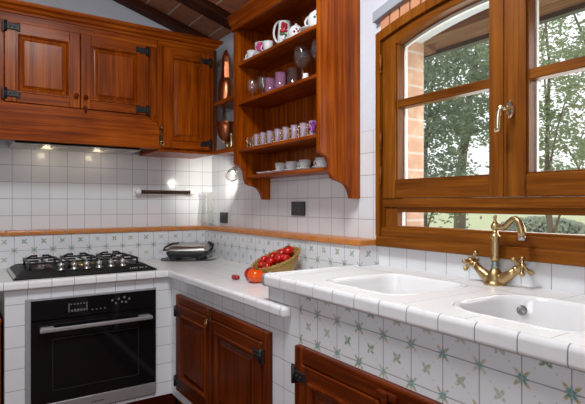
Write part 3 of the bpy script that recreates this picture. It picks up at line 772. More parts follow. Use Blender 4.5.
mb.obj('clock_display', 'grey_mark', cp_); mb = MB()
for i in range(4): mb.mbox(mo, -.985+.020*i, -.978+.020*i, -.532, -.527, .0102, .0106)
mb.obj('touch_dots', 'grey_mark', cp_); mb = MB()
for i, (a, c) in enumerate(((-.890, -.50), (-.872, -.516), (-.858, -.495), (-.842, -.512), (-.830, -.49), (-.822, -.515), (-.805, -.50))): mb.mbox(mo, a, a+.010, c, c+.010, .0102, .0106)
mb.obj('dial_marks', 'grey_mark', cp_)
mb = MB(); mb.mbox(mo, O0, O1, -.956, -.560, -.02, .012, .002); dr = mb.obj('door', 'black_glass', ov_)
mb = MB(); R = (O0+.09, O1-.09, -.90, -.65)
for a, c in ((R, inset(R, .004)),): ringf(mb, mo, a, .0122, c, .0122)
mb.obj('inner_window', 'plastic_dark', dr)
mb = MB(); mb.mbox(mo, O0+.032, O1-.03, -.607, -.588, .045, .060, .004, 2)
for a in (O0+.035, O1-.095): mb.mbox(mo, a, a+.06, -.598, -.586, .012, .050, .003)
mb.obj('handle', 'steel_panel', dr)
mb = MB(); mb.mbox(mo, O0, O1, -1.018, -.958, -.02, .012, .002); bp = mb.obj('lower_strip', 'steel_panel', ov_)
mb = MB(); [mb.mbox(mo, -.985+.0075*i, -.980+.0075*i, -.994, -.988, .0122, .0126) for i in range(8)]; mb.obj('maker_mark', 'plastic_dark', bp)

# ------------------------------------------------------------------ hob
HZ = -.362
hob = thing('gas_hob', 'black five-burner gas hob with steel side edges on the low worktop', 'hob', (-.96, -.44, HZ))
hx0, hx1, hy0, hy1 = -1.322, -.640, -.690, -.215
mb = MB(); mb.slot(0)
mb.loops([rrect(hx0, hx1, hy0, hy1, .008, HZ+.0005, 3), rrect(hx0, hx1, hy0, hy1, .008, HZ+.004, 3), rrect(hx0+.040, hx1-.040, hy0+.105, hy1-.02, .012, HZ+.030, 3), rrect(hx0+.055, hx1-.055, hy0+.12, hy1-.03, .012, HZ+.026, 3)], True, True, True, False)
mb.slot(1)
for xa, s in ((hx0, 1), (hx1, -1)):
    mb.loops([[(xa+s*.0005, y, HZ+.0052), (xa+s*.012, y+q, HZ+.0052+.0078), (xa+s*.012, y+q, HZ+.0145), (xa-s*.001, y, HZ+.0070)] for y, q in ((hy0+.004, .026), (hy1-.004, -.004))], True, True, True, False)
mb.obj('tray', ['black_enamel', 'steel'], hob)
bur = [(-1.165, -.31, .036), (-1.165, -.47, .030), (-.972, -.40, .052), (-.770, -.31, .036), (-.770, -.47, .028)]
for x, y, r in bur:
    mb = MB(); mb.lathe([(r*1.3, .026), (r*1.3, .030), (r, .032), (r, .038), (0, .038)], (x, y, HZ), 22)
    bu = mb.obj('burner', 'brass' if r > .05 else 'steel', hob)
    mb = MB(); mb.lathe([(r*.85, .038), (r*.88, .040), (r*.85, .045), (r*.5, .047), (0, .047)], (x, y, HZ), 22); mb.obj('burner_cap', 'brass' if r > .05 else 'steel', bu)
def grate(x0, x1, y0, y1):
    mb = MB(); z = HZ+.058; b_ = .006
    def bar(xa, xb, ya, yb): mb.box(min(xa, xb), max(xa, xb), min(ya, yb), max(ya, yb), z-.006, z+.004, .002)
    bar(x0, x1, y1-2*b_, y1); bar(x0, x1, y0, y0+2*b_); bar(x0, x0+2*b_, y0, y1); bar(x1-2*b_, x1, y0, y1)
    cx_, cy_ = (x0+x1)/2, (y0+y1)/2
    bar(cx_-b_, cx_+b_, y0, y0+.12); bar(cx_-b_, cx_+b_, y1-.12, y1); bar(x0, x0+.06, cy_-b_, cy_+b_); bar(x1-.06, x1, cy_-b_, cy_+b_)
    for xx in (x0+b_, x1-b_):
        for yy_ in (y0+b_, y1-b_): mb.tube([(xx, yy_, HZ+.0262), (xx, yy_, z)], .006, 8)
    # raised pan-support tips at the back corners
    for xx in (x0+.02, x1-.02): mb.tube([(xx, y1-.006, z), (xx+.02, y1-.006, z+.012), (xx+.05, y1-.006, z+.012)] if xx < cx_ else [(xx, y1-.006, z), (xx-.02, y1-.006, z+.012), (xx-.05, y1-.006, z+.012)], .006, 8)
    mb.obj('grate', 'iron', hob)
grate(-1.245, -1.080, -.545, -.250); grate(-1.060, -.885, -.530, -.250); grate(-.865, -.700, -.545, -.250)
for x, y in ((-1.107, -.603), (-1.045, -.603), (-.985, -.603), (-.922, -.603), (-.862, -.600), (-.802, -.600)):
    mb = MB(); z0 = .0045+.026*(y-hy0)/.105-.003; mb.lathe([(0, z0), (.019, z0), (.019, z0+.006), (.012, z0+.009), (.013, z0+.016), (.0155, z0+.024), (.014, z0+.034), (.008, z0+.039), (0, z0+.040)], (x, y, HZ), 18); mb.box(x-.003, x+.003, y-.013, y+.013, HZ+z0+.036, HZ+z0+.043, .002)
    mb.obj('knob', 'steel', hob)
mb = MB()
for i in range(9):
    if i in (4, 7): continue
    mb.box(-.775+.0105*i, -.7685+.0105*i, -.652, -.641, HZ+.0135, HZ+.0168)
mb.obj('maker_mark', 'light_mark', hob)

# ------------------------------------------------------------------ contact grill
gc = Vector((-.297, -.302, -.362))
gr = thing('contact_grill', 'silver-lidded black contact grill in the corner of the worktop', 'grill', gc)
ga = Matrix.Rotation(-.59, 4, 'Z') @ Matrix.Diagonal((.80, .80, .86, 1))
def gl_box(mb, x0, x1, y0, y1, z0, z1, bev, seg=2, tilt=0):
    b = bmesh.new(); bmesh.ops.create_cube(b, size=1, matrix=Matrix.Translation(((x0+x1)/2, (y0+y1)/2, (z0+z1)/2)) @ Matrix.Diagonal((x1-x0, y1-y0, z1-z0, 1)))
    bmesh.ops.bevel(b, geom=list(b.edges), offset=bev, segments=seg, affect='EDGES', profile=.5)
    bmesh.ops.transform(b, matrix=Matrix.Translation(gc) @ ga @ Matrix.Rotation(tilt, 4, 'X'), verts=b.verts); mb._take(b)
GT = lambda x, y, z: tuple(gc+(ga @ Vector((x, y, z))))
mb = MB(); R = []
for s, z in ((.80, .022), (.92, .028), (.98, .046), (1, .058), (1, .064)):
    R.append([GT(p[0]*s, p[1]*s, z) for p in rrect(-.165, .165, -.125, .125, .03, 0, 4)])
mb.loops(R, True, True, True, False); mb.obj('base', 'plastic_dark', gr)
mb = MB(); R = []
for s, z in ((.97, .068), (1.0, .072), (.985, .084), (.90, .100), (.80, .106), (.3, .108)):
    R.append([GT(p[0]*s, p[1]*s, z+.10*(p[1]*s+.125)*.5) for p in rrect(-.165, .165, -.125, .125, .03, 0, 4)])
mb.loops(R, True, True, True, True); lid = mb.obj('lid', 'steel', gr)
mb = MB(); mb.tube([GT(-.150, -.10, .080), GT(-.178, -.12, .080), GT(-.185, -.06, .094), GT(-.15, .02, .115), GT(-.10, .06, .118)], .007, 10); mb.obj('carry_handle', 'plastic_dark', lid)
mb = MB()
mb.tube([GT(.13, .10, .05), GT(.15, .135, .07), GT(.165, .125, .10), GT(.14, .09, .118)], .013, 10); mb.obj('hinge_arm', 'plastic_dark', gr)
for sx in (-.11, .10):
    for sy in (-.09, .09):
        mb = MB(); mb.lathe([(.022, 0), (.024, .004), (.020, .03), (.020, .035)], GT(sx, sy, 0.0005), 14); mb.obj('foot', 'plastic_dark', gr)

mb = MB(); mb.tube([GT(-.10, .09, .03), GT(-.17, .06, .006), GT(-.22, -.02, .006), GT(-.20, -.12, .006), GT(-.08, -.17, .006), GT(.08, -.155, .006), GT(.19, -.10, .006), GT(.215, 0, .006)], .0035, 8); mb.obj('power_cord', 'plastic_dark', gr)
# ------------------------------------------------------------------ basket with tomatoes
bx, by, bz = -.262, -1.300, -.362
bk = thing('wicker_basket', 'oval wicker basket of tomatoes with a high raised end', 'basket', (bx, by, bz))
E1, E2 = Vector((.83, -.557)), Vector((.557, .83))     # the basket's long and short axis
def rimz(u, v): return bz+.090+.34*u+.32*v              # the rim leans open towards the room
def bpt(a, k, up):
    u, v = .114*math.cos(a), .084*math.sin(a)
    zr = rimz(u, v); s = .55+.45*math.sin(up*PI/2)**.8
    p = E1*(u*s*k)+E2*((v*s+.006*(1-up))*k)
    return (bx+p.x, by+p.y, bz+.004+(zr-bz-.004)*up)
N = 40
mb = MB()
rings = [[bpt(2*PI*i/N, 1, u) for i in range(N)] for u in (0, .12, .3, .5, .7, .85, 1)]
inner = [[(lambda p: (p[0], p[1], p[2]+.004))(bpt(2*PI*i/N, .955, u)) for i in range(N)] for u in (.97, .8, .6, .4, .2, .05)]
mb.loops(rings+inner, True, True, True, True); mb.obj('bowl', 'wicker', bk)
mb = MB(); 
for ph in (0, PI):
    pts = []
    for i in range(121):
        a = 2*PI*i/120; p = bpt(a, 1.0, 1); w = a*16+ph
        pts.append((p[0]+.004*math.cos(w)*math.cos(a), p[1]+.004*math.cos(w)*math.sin(a), p[2]+.005+.004*math.sin(w)))
    mb.tube(pts, .0045, 6)
mb.obj('braided_rim', 'wicker', bk)
def tomato(name, label, c, r, mat, sc=(1, 1, .86), rot=None, group=None):
    mb = MB(); n, m = 20, 12; rings = []
    for j in range(m+1):
        th = PI*j/m; row = []
        for i in range(n):
            ph = 2*PI*i/n; rr = math.sin(th)*(1+.035*math.cos(5*ph)*max(0, math.cos(th)))
            z = math.cos(th)-.20*math.exp(-(math.sin(th)/.28)**2)*(1 if math.cos(th) > 0 else .4)*(1 if math.cos(th) > 0 else -1)
            row.append(Vector((rr*math.cos(ph)*sc[0]+1e-5*math.cos(ph), rr*math.sin(ph)*sc[1]+1e-5*math.sin(ph), z*sc[2]))*r)
        rings.append(row)
    Rm = rot or Matrix()
    rings = [[tuple(Rm @ p+Vector(c)) for p in row] for row in rings]
    mb.loops(rings, True, True, True, True)
    t = thing(name, label, 'tomato', c, group); mb.obj('skin', mat, t)
    k = MB(); top = Vector((0, 0, r*sc[2]*.80))
    for q in range(5):
        a = 2*PI*q/5; d = Vector((math.cos(a), math.sin(a), .18))
        side = Vector((-math.sin(a), math.cos(a), 0))*.0025
        P = [top-side, top+side, top+d*r*.42+Vector((0, 0, .002))]
        P = [Rm @ p+Vector(c) for p in P]; up = Rm @ Vector((0, 0, .0012))
        k.loops([[tuple(p) for p in P], [tuple(p+up) for p in P]], True, True, True, False)
    k.tube([Rm @ top+Vector(c), Rm @ (top+Vector((.001, 0, .007)))+Vector(c)], .0018, 6)
    k.obj('calyx', 'calyx', t); return t
G = 'tomatoes in the wicker basket'
tl = [(-.062, .040, .024, 'red tomato at the low end of the basket, against the back rim'),
      (-.018, .044, .024, 'red tomato against the back rim, second from the low end of the basket'),
      (.026, .046, .024, 'red tomato against the back rim, just left of the topmost big one'),
      (.066, .026, .029, 'biggest and topmost tomato at the raised end of the basket'),
      (.020, -.010, .026, 'red tomato in the middle of the basket, below the topmost big one'),
      (-.022, -.012, .025, 'red tomato in the middle of the basket, towards its low end'),
      (-.046, -.044, .023, 'red tomato lying on the front rim near the low end of the basket'),
      (.054, -.036, .024, 'red tomato at the front rim below the topmost big one'),
      (-.074, -.006, .022, 'small red tomato at the very tip of the basket low end')]
for u, v, r, lab in tl:
    p = E1*u*.92+E2*v*.92
    tomato('tomato', lab, (bx+p.x, by+p.y, rimz(u, v)+.001+(.008 if r > .028 else 0)), r, 'tomato', rot=Matrix.Rotation(random.uniform(-.9, .9), 4, 'X') @ Matrix.Rotation(random.uniform(-.9, .4), 4, 'Y'), group=G)
tomato('tomato', 'loose red tomato on the worktop, just behind the orange one', (-.392, -1.292, bz+.0315), .034, 'tomato', (1, 1, .9), Matrix.Rotation(-.4, 4, 'Y'))
tomato('tomato', 'loose orange-red tomato on the worktop against the sink counter end', (-.409, -1.368, bz+.0335), .036, 'tomato_orange', (1.12, 1.12, .92), Matrix.Rotation(.15, 4, 'X'))
mb = MB(); c = (-.440, -1.225, bz)
mb.loops([[(c[0]+.018*s*math.cos(a), c[1]+.028*s*math.sin(a), c[2]+z) for a in [2*PI*i/20 for i in range(20)]] for s, z in ((.5, .0005), (.9, .004), (1.0, .012), (.92, .019), (.88, .0195), (.5, .0185))], True, True, True, True)
tag(mb.obj('tomato_half', 'tomato_dark', loc=c), 'small cut half tomato lying alone on the low worktop', 'tomato')

# ------------------------------------------------------------------ upper cabinets
UY = -.35; mu = mapY(UY)
hc = thing('hood_cupboard', 'two-door carved wooden wall cupboard above the cooker hood', 'cupboard', (-.95, -.18, .34))
mb = MB(); mb.slot(0); mb.box(-1.75, -.530, UY+.001, -.0008, .520, 1.0)
mb.slot(1); mb.mbox(mu, -1.75, -.530, .955, 1.000, 0, .008, .002); mb.mbox(mu, -1.75, -.530, .505, .530, 0, .006, .002)
mb.slot(0); mb.mbox(mu, -1.75, -1.342, .53, .955, 0, .006, .002); mb.mbox(mu, -.588, -.531, .345, .955, 0, .006, .002)
mb.mbox(mu, -.575, -.548, .36, .95, .005, .014, .005)
mb.obj('carcass', ['cabZ', 'cabX'], hc)
d1 = panel_door(hc, mu, -1.340, -.973, .533, .953, 'cab', 'X', fw=.054); d2 = panel_door(hc, mu, -.969, -.590, .533, .953, 'cab', 'X', fw=.054)
hinge(d1, mu, -1.335, .925, 1, s=1.05); hinge(d1, mu, -1.335, .575, 1, s=1.05); hinge(d2, mu, -.596, .915, -1, s=1.05); hinge(d2, mu, -.596, .562, -1, s=1.05)
knob(d1, mu, -.995, .600, .022, 'lowZ', .012); knob(d2, mu, -.945, .597, .022, 'lowZ', .012)
k = MB(); k.mbox(mu, -.955, -.938, .500, .548, .022, .034, .004); k.ball(mu(-.9465, .522, .036), .008, n=10); k.obj('turn_button', 'lowZ', hc)
# valance with shaped end hiding the hood
mb = MB(); poly = [(-1.75, .333), (-.528, .333), (-.528, .455), (-.534, .478), (-.548, .494), (-.566, .500), (-.582, .505), (-.60, .526), (-1.75, .526)]
mb.prism(poly, lambda p, t: (p[0], t, p[1]), UY-.034, UY-.008); mb.box(-1.75, -.530, UY-.008, UY+.02, .333, .52)
mb.obj('valance', 'cabX', hc)
wc = thing('wall_cupboard', 'single-door wooden wall cupboard between the hood cupboard and the corner', 'cupboard', (-.34, -.18, .328))
mb = MB(); mb.slot(0); mb.box(-.527, -.153, UY+.001, -.0008, .330, 1.0)
mb.slot(1); mb.mbox(mu, -.527, -.153, .968, 1.000, 0, .008, .002)
mb.slot(0); mb.mbox(mu, -.527, -.497, .332, .968, 0, .006, .002); mb.mbox(mu, -.180, -.153, .332, .968, 0, .006, .002)
mb.obj('carcass', ['cabZ', 'cabX'], wc)
mb = MB(); mb.box(-.535, -.148, UY-.02, -.001, .318, .3295, .004); mb.obj('bottom_rail', 'cabX', wc)
d = panel_door(wc, mu, -.494, -.183, .345, .966, 'cab', 'X', fw=.052)
hinge(d, mu, -.188, .915, -1); hinge(d, mu, -.188, .385, -1); knob(d, mu, -.510, .465, .01, 'brass', .009)
latch(d, mu, -.506, .405, .012, 'bronze')
# crown moulding over both
cm = thing('cornice', 'moulded wooden cornice running along the top of the wall cupboards', 'cornice', (-.95, -.2, 1.0))
prof = [(0, 1.0002), (.012, 1.0002), (.014, 1.012), (.026, 1.020), (.032, 1.034), (.046, 1.042), (.050, 1.052), (.050, 1.060), (0, 1.060)]
mb = MB(); mb.loops([[(x, UY-p[0], p[1]) for p in prof] for x in (-1.75, -.153)] + [[(-.153+p[0], UY-p[0], p[1]) for p in prof]], True, True, False, False)
mb.loops([[(-.153+p[0], UY-p[0], p[1]) for p in prof], [(-.153+p[0]*.5, UY+.1, p[1]) for p in prof], [(-.153+p[0]*.1, -.09, p[1]) for p in prof]], True, False, True, False)
mb.box(-1.75, -.154, UY, -.09, 1.0005, 1.02)
mb.obj('moulding', 'cabX', cm)
# hood
ho = thing('cooker_hood', 'slim steel cooker hood with two small lamps under the wooden valance', 'hood', (-.93, -.2, .318))
mb = MB(); mb.slot(0); mb.box(-1.30, -.62, UY+.022, -.03, .322, .515)
mb.slot(1); mb.box(-1.29, -.63, UY-.004, UY+.03, .324, .3325, .002); mb.obj('body', ['hood_metal', 'black_enamel'], ho)
mb = MB()
for i in range(26): mb.box(-1.24+.022*i, -1.228+.022*i, UY+.07, -.10, .319, .322)
mb.obj('filter', 'hood_metal', ho)
for x in (-1.11, -.83):
    mb = MB(); mb.lathe([(0, .0), (.030, .0), (.034, .002), (.034, .004)], (x, -.14, .3185), 18); mb.obj('hood_lamp', 'bulb2', ho)

# corner shelf between wall cupboard and plate rack
cs = thing('corner_shelf', 'small open wooden corner shelf holding copper pots', 'shelf', (-.08, -.58, .31))
mb = MB(); mb.slot(0)
mb.box(-.150, -.0008, -.7935, UY-.001, .318, .346, .002); mb.box(-.150, -.0008, -.7935, UY-.001, .634, .660, .002)
mb.slot(1); mb.box(-.152, -.134, UY-.016, UY-.001, .318, 1.0, .002)
mb.obj('shelf_boards', ['cabY', 'rafZ'], cs)
# copper pots
cp1 = thing('copper_bowl', 'round polished copper bowl on a brass foot on the lower corner shelf', 'bowl', (-.085, -.418, .346), 'copper pots on the corner shelf')
mb = MB(); mb.lathe([(.012, .050), (.03, .056), (.050, .080), (.062, .115), (.066, .150), (.070, .176), (.073, .178), (.073, .182), (.066, .180), (.058, .115), (.04, .075), (0, .062)], (-.085, -.418, .346), 30); mb.obj('bowl', 'copper', cp1)
mb = MB(); mb.lathe([(0, 0), (.034, 0), (.034, .005), (.014, .014), (.009, .03), (.012, .05), (0, .052)], (-.085, -.418, .346), 20); mb.obj('foot', 'brass', cp1)
pe = thing('pestle', 'small brass pestle standing beside the copper bowl', 'pestle', (-.118, -.545, .346))
mb = MB(); mb.lathe([(0, 0), (.014, .0), (.017, .012), (.011, .03), (.008, .05), (.010, .075), (.015, .085), (.012, .095), (0, .099)], (-.118, -.545, .346), 16); mb.obj('shaft', 'brass', pe)
cp2 = thing('copper_flask', 'tall hammered copper flask with a long pointed neck on the upper corner shelf', 'flask', (-.085, -.405, .660), 'copper pots on the corner shelf')
mb = MB(); mb.lathe([(0, 0), (.046, 0), (.050, .004), (.052, .03), (.054, .08), (.050, .12), (.044, .145), (.036, .155)], (-.085, -.405, .660), 26)
mb.obj('body', 'copper', cp2)
mb = MB(); mb.lathe([(.036, .155), (.038, .16), (.036, .20), (.034, .26), (.028, .30), (.018, .325), (.004, .345), (0, .346)], (-.085, -.405, .660), 8, smooth=False); mb.obj('neck', 'copper', cp2)

# plate rack / shelf unit
PX, P0, P1 = -.231, -.794, -1.617
pk = thing('shelf_unit', 'tall open wooden shelf unit with scrolled sides beside the window', 'shelf unit', (-.12, -1.22, .022))
top = 1.02
side = [(-.0008, top), (PX, top), (PX, .232), (-.229, .224), (-.219, .218), (-.204, .213), (-.188, .202), (-.177, .184), (-.172, .160), (-.168, .135), (-.158, .114), (-.140, .104), (-.112, .098), (-.088, .090), (-.070, .074), (-.058, .052), (-.048, .022), (-.0008, .022)]
for y0 in (P0-.028, P1):
    mb = MB(); mb.prism(side, lambda p, t: (p[0], t, p[1]), y0, y0+.028); mb.obj('side_panel', 'cabZ', pk)
mb = MB(); n = 8; wv = (P0-.028-(P1+.028))/n
for i in range(n): mb.box(-.014, -.0008, P1+.028+wv*i+.001, P1+.028+wv*(i+1)-.001, .15, 1.02, .002)
mb.obj('back_boards', 'cabZ', pk)
for z, xf in ((.292, -.217), (.560, -.217), (.781, -.217)):
    mb = MB(); mb.box(xf, -.014, P1+.028, P0-.028, z, z+.018, .004, 2); mb.obj('shelf', 'cabY', pk)
mb = MB(); mb.box(-.158, -.0008, P1+.028, P0-.028, .146, .164, .004, 2); mb.obj('shelf', 'cabY', pk)
mb = MB(); mb.box(-.226, -.014, P1+.028, P0-.028, 1.0, 1.02); mb.obj('shelf', 'cabY', pk)
prof = [(.0, .980), (.010, .982), (.014, .995), (.010, 1.005), (.022, 1.018), (.030, 1.040), (.036, 1.050), (.036, 1.064), (0, 1.064)]
mb = MB(); mb.loops([[(PX-p[0], P1-p[0], p[1]) for p in prof], [(PX-p[0], P0+p[0]*.25, p[1]) for p in prof]], True, True, True, False)
mb.loops([[(PX-p[0], P1-p[0], p[1]) for p in prof], [(-.001, P1-p[0], p[1]) for p in prof]], True, False, True, False)
mb.loops([[(PX-p[0], P0+p[0]*.25, p[1]) for p in prof], [(-.001, P0+p[0]*.25, p[1]) for p in prof]], True, False, True, False)
mb.obj('cornice', 'cabY', pk)

# ------------------------------------------------------------------ crockery
def ring_handle(mb, c, d, r0, h, r, t=.004):
    """loop handle at centre c going outward in direction d"""
    d = Vector(d).normalized(); pts = [Vector(c)+d*(r0+r*math.sin(a)*1.0)+Vector((0, 0, h*math.cos(a))) for a in [PI*i/10 for i in range(11)]]
    mb.tube(pts, t, 8)
def cup(name, label, c, r, h, hd, group, flower=None, saucer=True, taper=.72, cat='cup'):
    t = thing(name, label, cat, c, group)
    mb = MB(); mb.lathe([(0, 0), (r*taper*.8, 0), (r*taper*.8, .003), (r*taper, .006), (r*.93, h*.55), (r, h), (r*.94, h), (r*.86, h*.55), (r*taper*.8, .01), (0, .009)], c, 24); mb.obj('bowl', 'china', t)
    mb = MB(); ring_handle(mb, (c[0], c[1], c[2]+h*.54), hd, r*.86, h*.30, h*.36); mb.obj('handle', 'china', t)
    if flower:
        mb = MB()
        for k in range(7):
            a = 2*PI*k/6; f = 0 if k == 6 else .32
            th = -2.35+f*math.cos(a)*.9; rr = r*.93
            mb.ball((c[0]+rr*math.cos(th), c[1]+rr*math.sin(th), c[2]+h*.60+f*h*.75*math.sin(a)), r*.34, (1, 1, 1), 8)
        mb.obj('painted_flower', flower, t)
    return t
def saucer(label, c, r, group):
    mb = MB(); mb.lathe([(0, 0), (r*.55, 0), (r*.6, .002), (r, .010), (r*.99, .012), (r*.6, .005), (0, .004)], c, 28)
    return tag(mb.obj('saucer', 'china', loc=c), label, 'saucer', group)
G1 = 'white espresso cups on the bottom shelf'; GS = 'saucers on the bottom shelf'
zc = .164
for y, lab in ((-.905, 'white saucer lying alone on the bottom shelf'), (-.99, 'empty white saucer next to the first espresso cup'),):
    saucer(lab, (-.095, y, zc+.0005), .046, GS)
for y, hd, lab in ((-1.085, (.2, -1, 0), 'first'), (-1.195, (.3, -1, 0), 'second'), (-1.312, (-.35, 1, 0), 'third'), (-1.452, (-.35, 1, 0), 'fourth')):
    saucer('white saucer under the %s espresso cup from the cooker end' % lab, (-.095, y, zc+.0005), .050, GS)
    cup('espresso_cup', 'small white espresso cup, %s from the cooker end on the bottom shelf' % lab, (-.095, y, zc+.0055), .033, .048, hd, G1)
# top shelf china
z3 = .799; G3 = 'painted china on the top shelf'
saucer('white saucer at the cooker end of the top shelf', (-.165, -.885, z3+.0005), .046, G3); cup('tea_cup', 'small white cup with loop handle at the cooker end of top shelf', (-.165, -.895, z3+.0055), .030, .052, (-.45, 1, 0), G3)
saucer('saucer under the pink-flowered cup', (-.165, -.992, z3+.0005), .046, G3); cup('tea_cup', 'white cup with big pink rose on the top shelf', (-.165, -.996, z3+.0055), .036, .070, (.6, -1, 0), G3, 'pink')
q2 = cup('tea_cup', 'white cup with loop handle between pink rose cup and tall rose jug', (-.175, -1.085, z3+.0005), .034, .070, (-.45, 1, 0), G3)
q2.scale = (.82,)*3
jg = thing('china_jug', 'tall white china jug with large handle and red roses', 'jug', (-.135, -1.185, z3), G3)
mb = MB(); c = (-.135, -1.185, z3); mb.lathe([(0, 0), (.030, 0), (.033, .01), (.037, .06), (.034, .10), (.032, .125), (.036, .138), (.032, .138), (.029, .10), (.03, .02), (0, .01)], c, 26); mb.obj('body', 'china', jg)
mb = MB(); ring_handle(mb, (c[0], c[1], c[2]+.095), (-.5, 1, 0), .030, .056, .036, .006); mb.obj('handle', 'china', jg)
mb = MB()
for k in range(8):
    th = -2.25+random.uniform(-.4, .4); mb.ball((c[0]+.033*math.cos(th), c[1]+.033*math.sin(th), c[2]+.090+random.uniform(-.02, .03)), .011, n=8)
mb.obj('painted_roses', 'red', jg)
mb = MB()
for k in range(6):
    th = -2.3+random.uniform(-.6, .6); mb.ball((c[0]+.034*math.cos(th), c[1]+.034*math.sin(th), c[2]+.065+random.uniform(-.02, .02)), .008, n=8)
mb.obj('painted_leaves', 'green', jg)
sb = thing('sugar_bowl', 'round lidded white sugar bowl with small painted flowers', 'sugar bowl', (-.145, -1.305, z3), G3)
c = (-.145, -1.305, z3+.0125); mb = MB(); mb.lathe([(0, 0), (.026, 0), (.028, .005), (.044, .025), (.048, .045), (.042, .064), (.032, .068)], c, 26); mb.obj('bowl', 'china', sb)
mb = MB(); mb.lathe([(.033, .068), (.030, .076), (.016, .084), (.006, .086), (.008, .094), (0, .098)], c, 22); mb.obj('lid', 'china', sb)
mb = MB()
for k in range(5):
    th = -2.4+.25*k; mb.ball((c[0]+.046*math.cos(th), c[1]+.046*math.sin(th), c[2]+.038+.012*(k % 2)), .007, n=8)
mb.obj('painted_flowers', 'red', sb)
saucer('wide white saucer under the sugar bowl', (-.145, -1.300, z3+.0005), .066, G3)
saucer('wide white plate under the white teapot', (-.150, -1.475, z3+.0005), .075, G3)
tp = thing('teapot', 'white china teapot with green leaves at the window end of top shelf', 'teapot', (-.150, -1.490, z3+.0125), G3)
c = (-.150, -1.490, z3+.0125); mb = MB(); mb.lathe([(0, 0), (.036, 0), (.040, .006), (.058, .035), (.060, .060), (.048, .085), (.030, .094)], c, 26); mb.obj('body', 'china', tp)
mb = MB(); mb.lathe([(.032, .094), (.028, .100), (.012, .107), (.007, .112), (.010, .120), (0, .124)], c, 20); mb.obj('lid', 'china', tp)
mb = MB(); ring_handle(mb, (c[0], c[1], c[2]+.05), (-.5, 1, 0), .052, .030, .030, .006); mb.obj('handle', 'china', tp)
mb = MB(); mb.tube([(c[0], c[1]-.05, c[2]+.035), (c[0], c[1]-.072, c[2]+.05), (c[0], c[1]-.082, c[2]+.08)], [.012, .009, .007], 10); mb.obj('spout', 'china', tp)
mb = MB()
for k in range(5):
    th = -2.5+.2*k; mb.ball((c[0]+.058*math.cos(th), c[1]+.058*math.sin(th), c[2]+.05+.012*(k % 3)), .008, n=8)
mb.obj('painted_leaves', 'green', tp)

tp.scale = (.80,)*3; sb.scale = (.86,)*3
# middle shelf glasses
z2 = .578; G2 = 'glasses on the middle shelf'
def goblet(label, c, r, h, stem_h, foot=None):
    t = thing('goblet', label, 'wine glass', c, G2); mb = MB(); b = h-stem_h; foot = foot or r*.85
    mb.lathe([(.004, stem_h), (r*.5, stem_h+b*.08), (r*.92, stem_h+b*.30), (r, stem_h+b*.5), (r*.9, stem_h+b*.85), (r*.85, h), (r*.83, h), (r*.88, stem_h+b*.8), (r*.96, stem_h+b*.5), (r*.5, stem_h+b*.12), (0, stem_h+b*.08)], c, 26); mb.obj('bowl', 'glass', t)
    mb = MB(); mb.lathe([(0, 0), (foot, 0), (foot, .002), (.012, .008), (.004, .018), (.0035, stem_h*.6), (.006, stem_h-.004), (.003, stem_h)], c, 22); mb.obj('stem', 'glass', t); return t
goblet('small clear stemmed glass at the cooker end of the middle shelf', (-.165, -.895, z2+.0003), .032, .115, .040)
goblet('small clear stemmed glass next to the pink tumbler', (-.150, -.985, z2+.0003), .032, .115, .040)
goblet('large clear wine glass standing tall on the middle shelf', (-.135, -1.345, z2+.0003), .044, .190, .085)
goblet('large clear wine glass half hidden by the right side panel', (-.135, -1.485, z2+.0003), .042, .185, .085)
def tumbler(label, c, r, h, mat):
    t = thing('tumbler', label, 'tumbler', c, G2); mb = MB()
    mb.lathe([(0, 0), (r*.86, 0), (r*.88, .003), (r, h), (r*.94, h), (r*.82, .008), (0, .007)], c, 24); mb.obj('glass_body', mat, t)
    mb = MB(); mb.lathe([(r*1.0, h*.985), (r*1.02, h*.995), (r*.98, h*1.0), (r*.94, h*.99)], c, 24); mb.obj('rim', 'glass', t); return t
tumbler('pink glass tumbler next to the small stemmed glasses', (-.160, -1.080, z2+.0003), .031, .085, 'pinkg')
tumbler('clear glass tumbler between two pink tumblers', (-.130, -1.145, z2+.0003), .030, .098, 'glass')
tumbler('pink glass tumbler in the middle of the middle shelf', (-.165, -1.190, z2+.0003), .032, .090, 'pinkg')
tumbler('tall clear tumbler just before the large wine glass', (-.125, -1.245, z2+.0003), .031, .105, 'glass')
mb = MB(); c = (-.165, -1.415, z2+.0003); mb.lathe([(0, 0), (.018, 0), (.020, .01), (.013, .028), (.015, .038), (0, .042)], c, 16); tag(mb.obj('salt_shaker', 'china', loc=c), 'tiny white china shaker between the two large wine glasses', 'shaker', None)

# coffee glasses in brass holders
z1 = .310; GA = 'coffee glasses in brass holders'
def coffee_glass(label, c, mat, r=.019, h=.074):
    t = thing('coffee_glass', label, 'glass', c, GA); mb = MB()
    mb.lathe([(0, .001), (r*.9, .001), (r*.95, .008), (r*.86, h*.5), (r, h), (r*.92, h), (r*.78, h*.5), (0, .01)], c, 20); mb.obj('glass_body', mat, t)
    mb = MB(); mb.lathe([(r*.5, 0), (r*1.05, 0), (r*1.05, .006), (r*.98, .006)], c, 20)
    for s in (1, -1):
        d = Vector((-.35*s, s, 0)).normalized()
        for k in range(5): mb.ball(Vector(c)+d*(r+.007+.005*(k % 2))+Vector((0, 0, .008+k*.0125)), .0070, n=8)
    mb.obj('holder', 'brass', t); return t
ords = ['second', 'third', 'fourth', 'fifth', 'sixth', 'seventh', 'eighth']
coffee_glass('half-visible coffee glass in brass holder at the cooker end of the row', (-.165, -.880, z1+.0003), 'glass', .018, .062)
for i, y in enumerate((-.945, -1.015, -1.087, -1.165, -1.240, -1.318, -1.395)):
    coffee_glass('lavender coffee glass in brass holder, %s in the row from the cooker end' % ords[i], (-.165, y, z1+.0003), 'lav')
cg = coffee_glass('purple-flowered coffee glass in brass holder, last in the row by the right panel', (-.165, -1.470, z1+.0003), 'lav')
mb = MB()
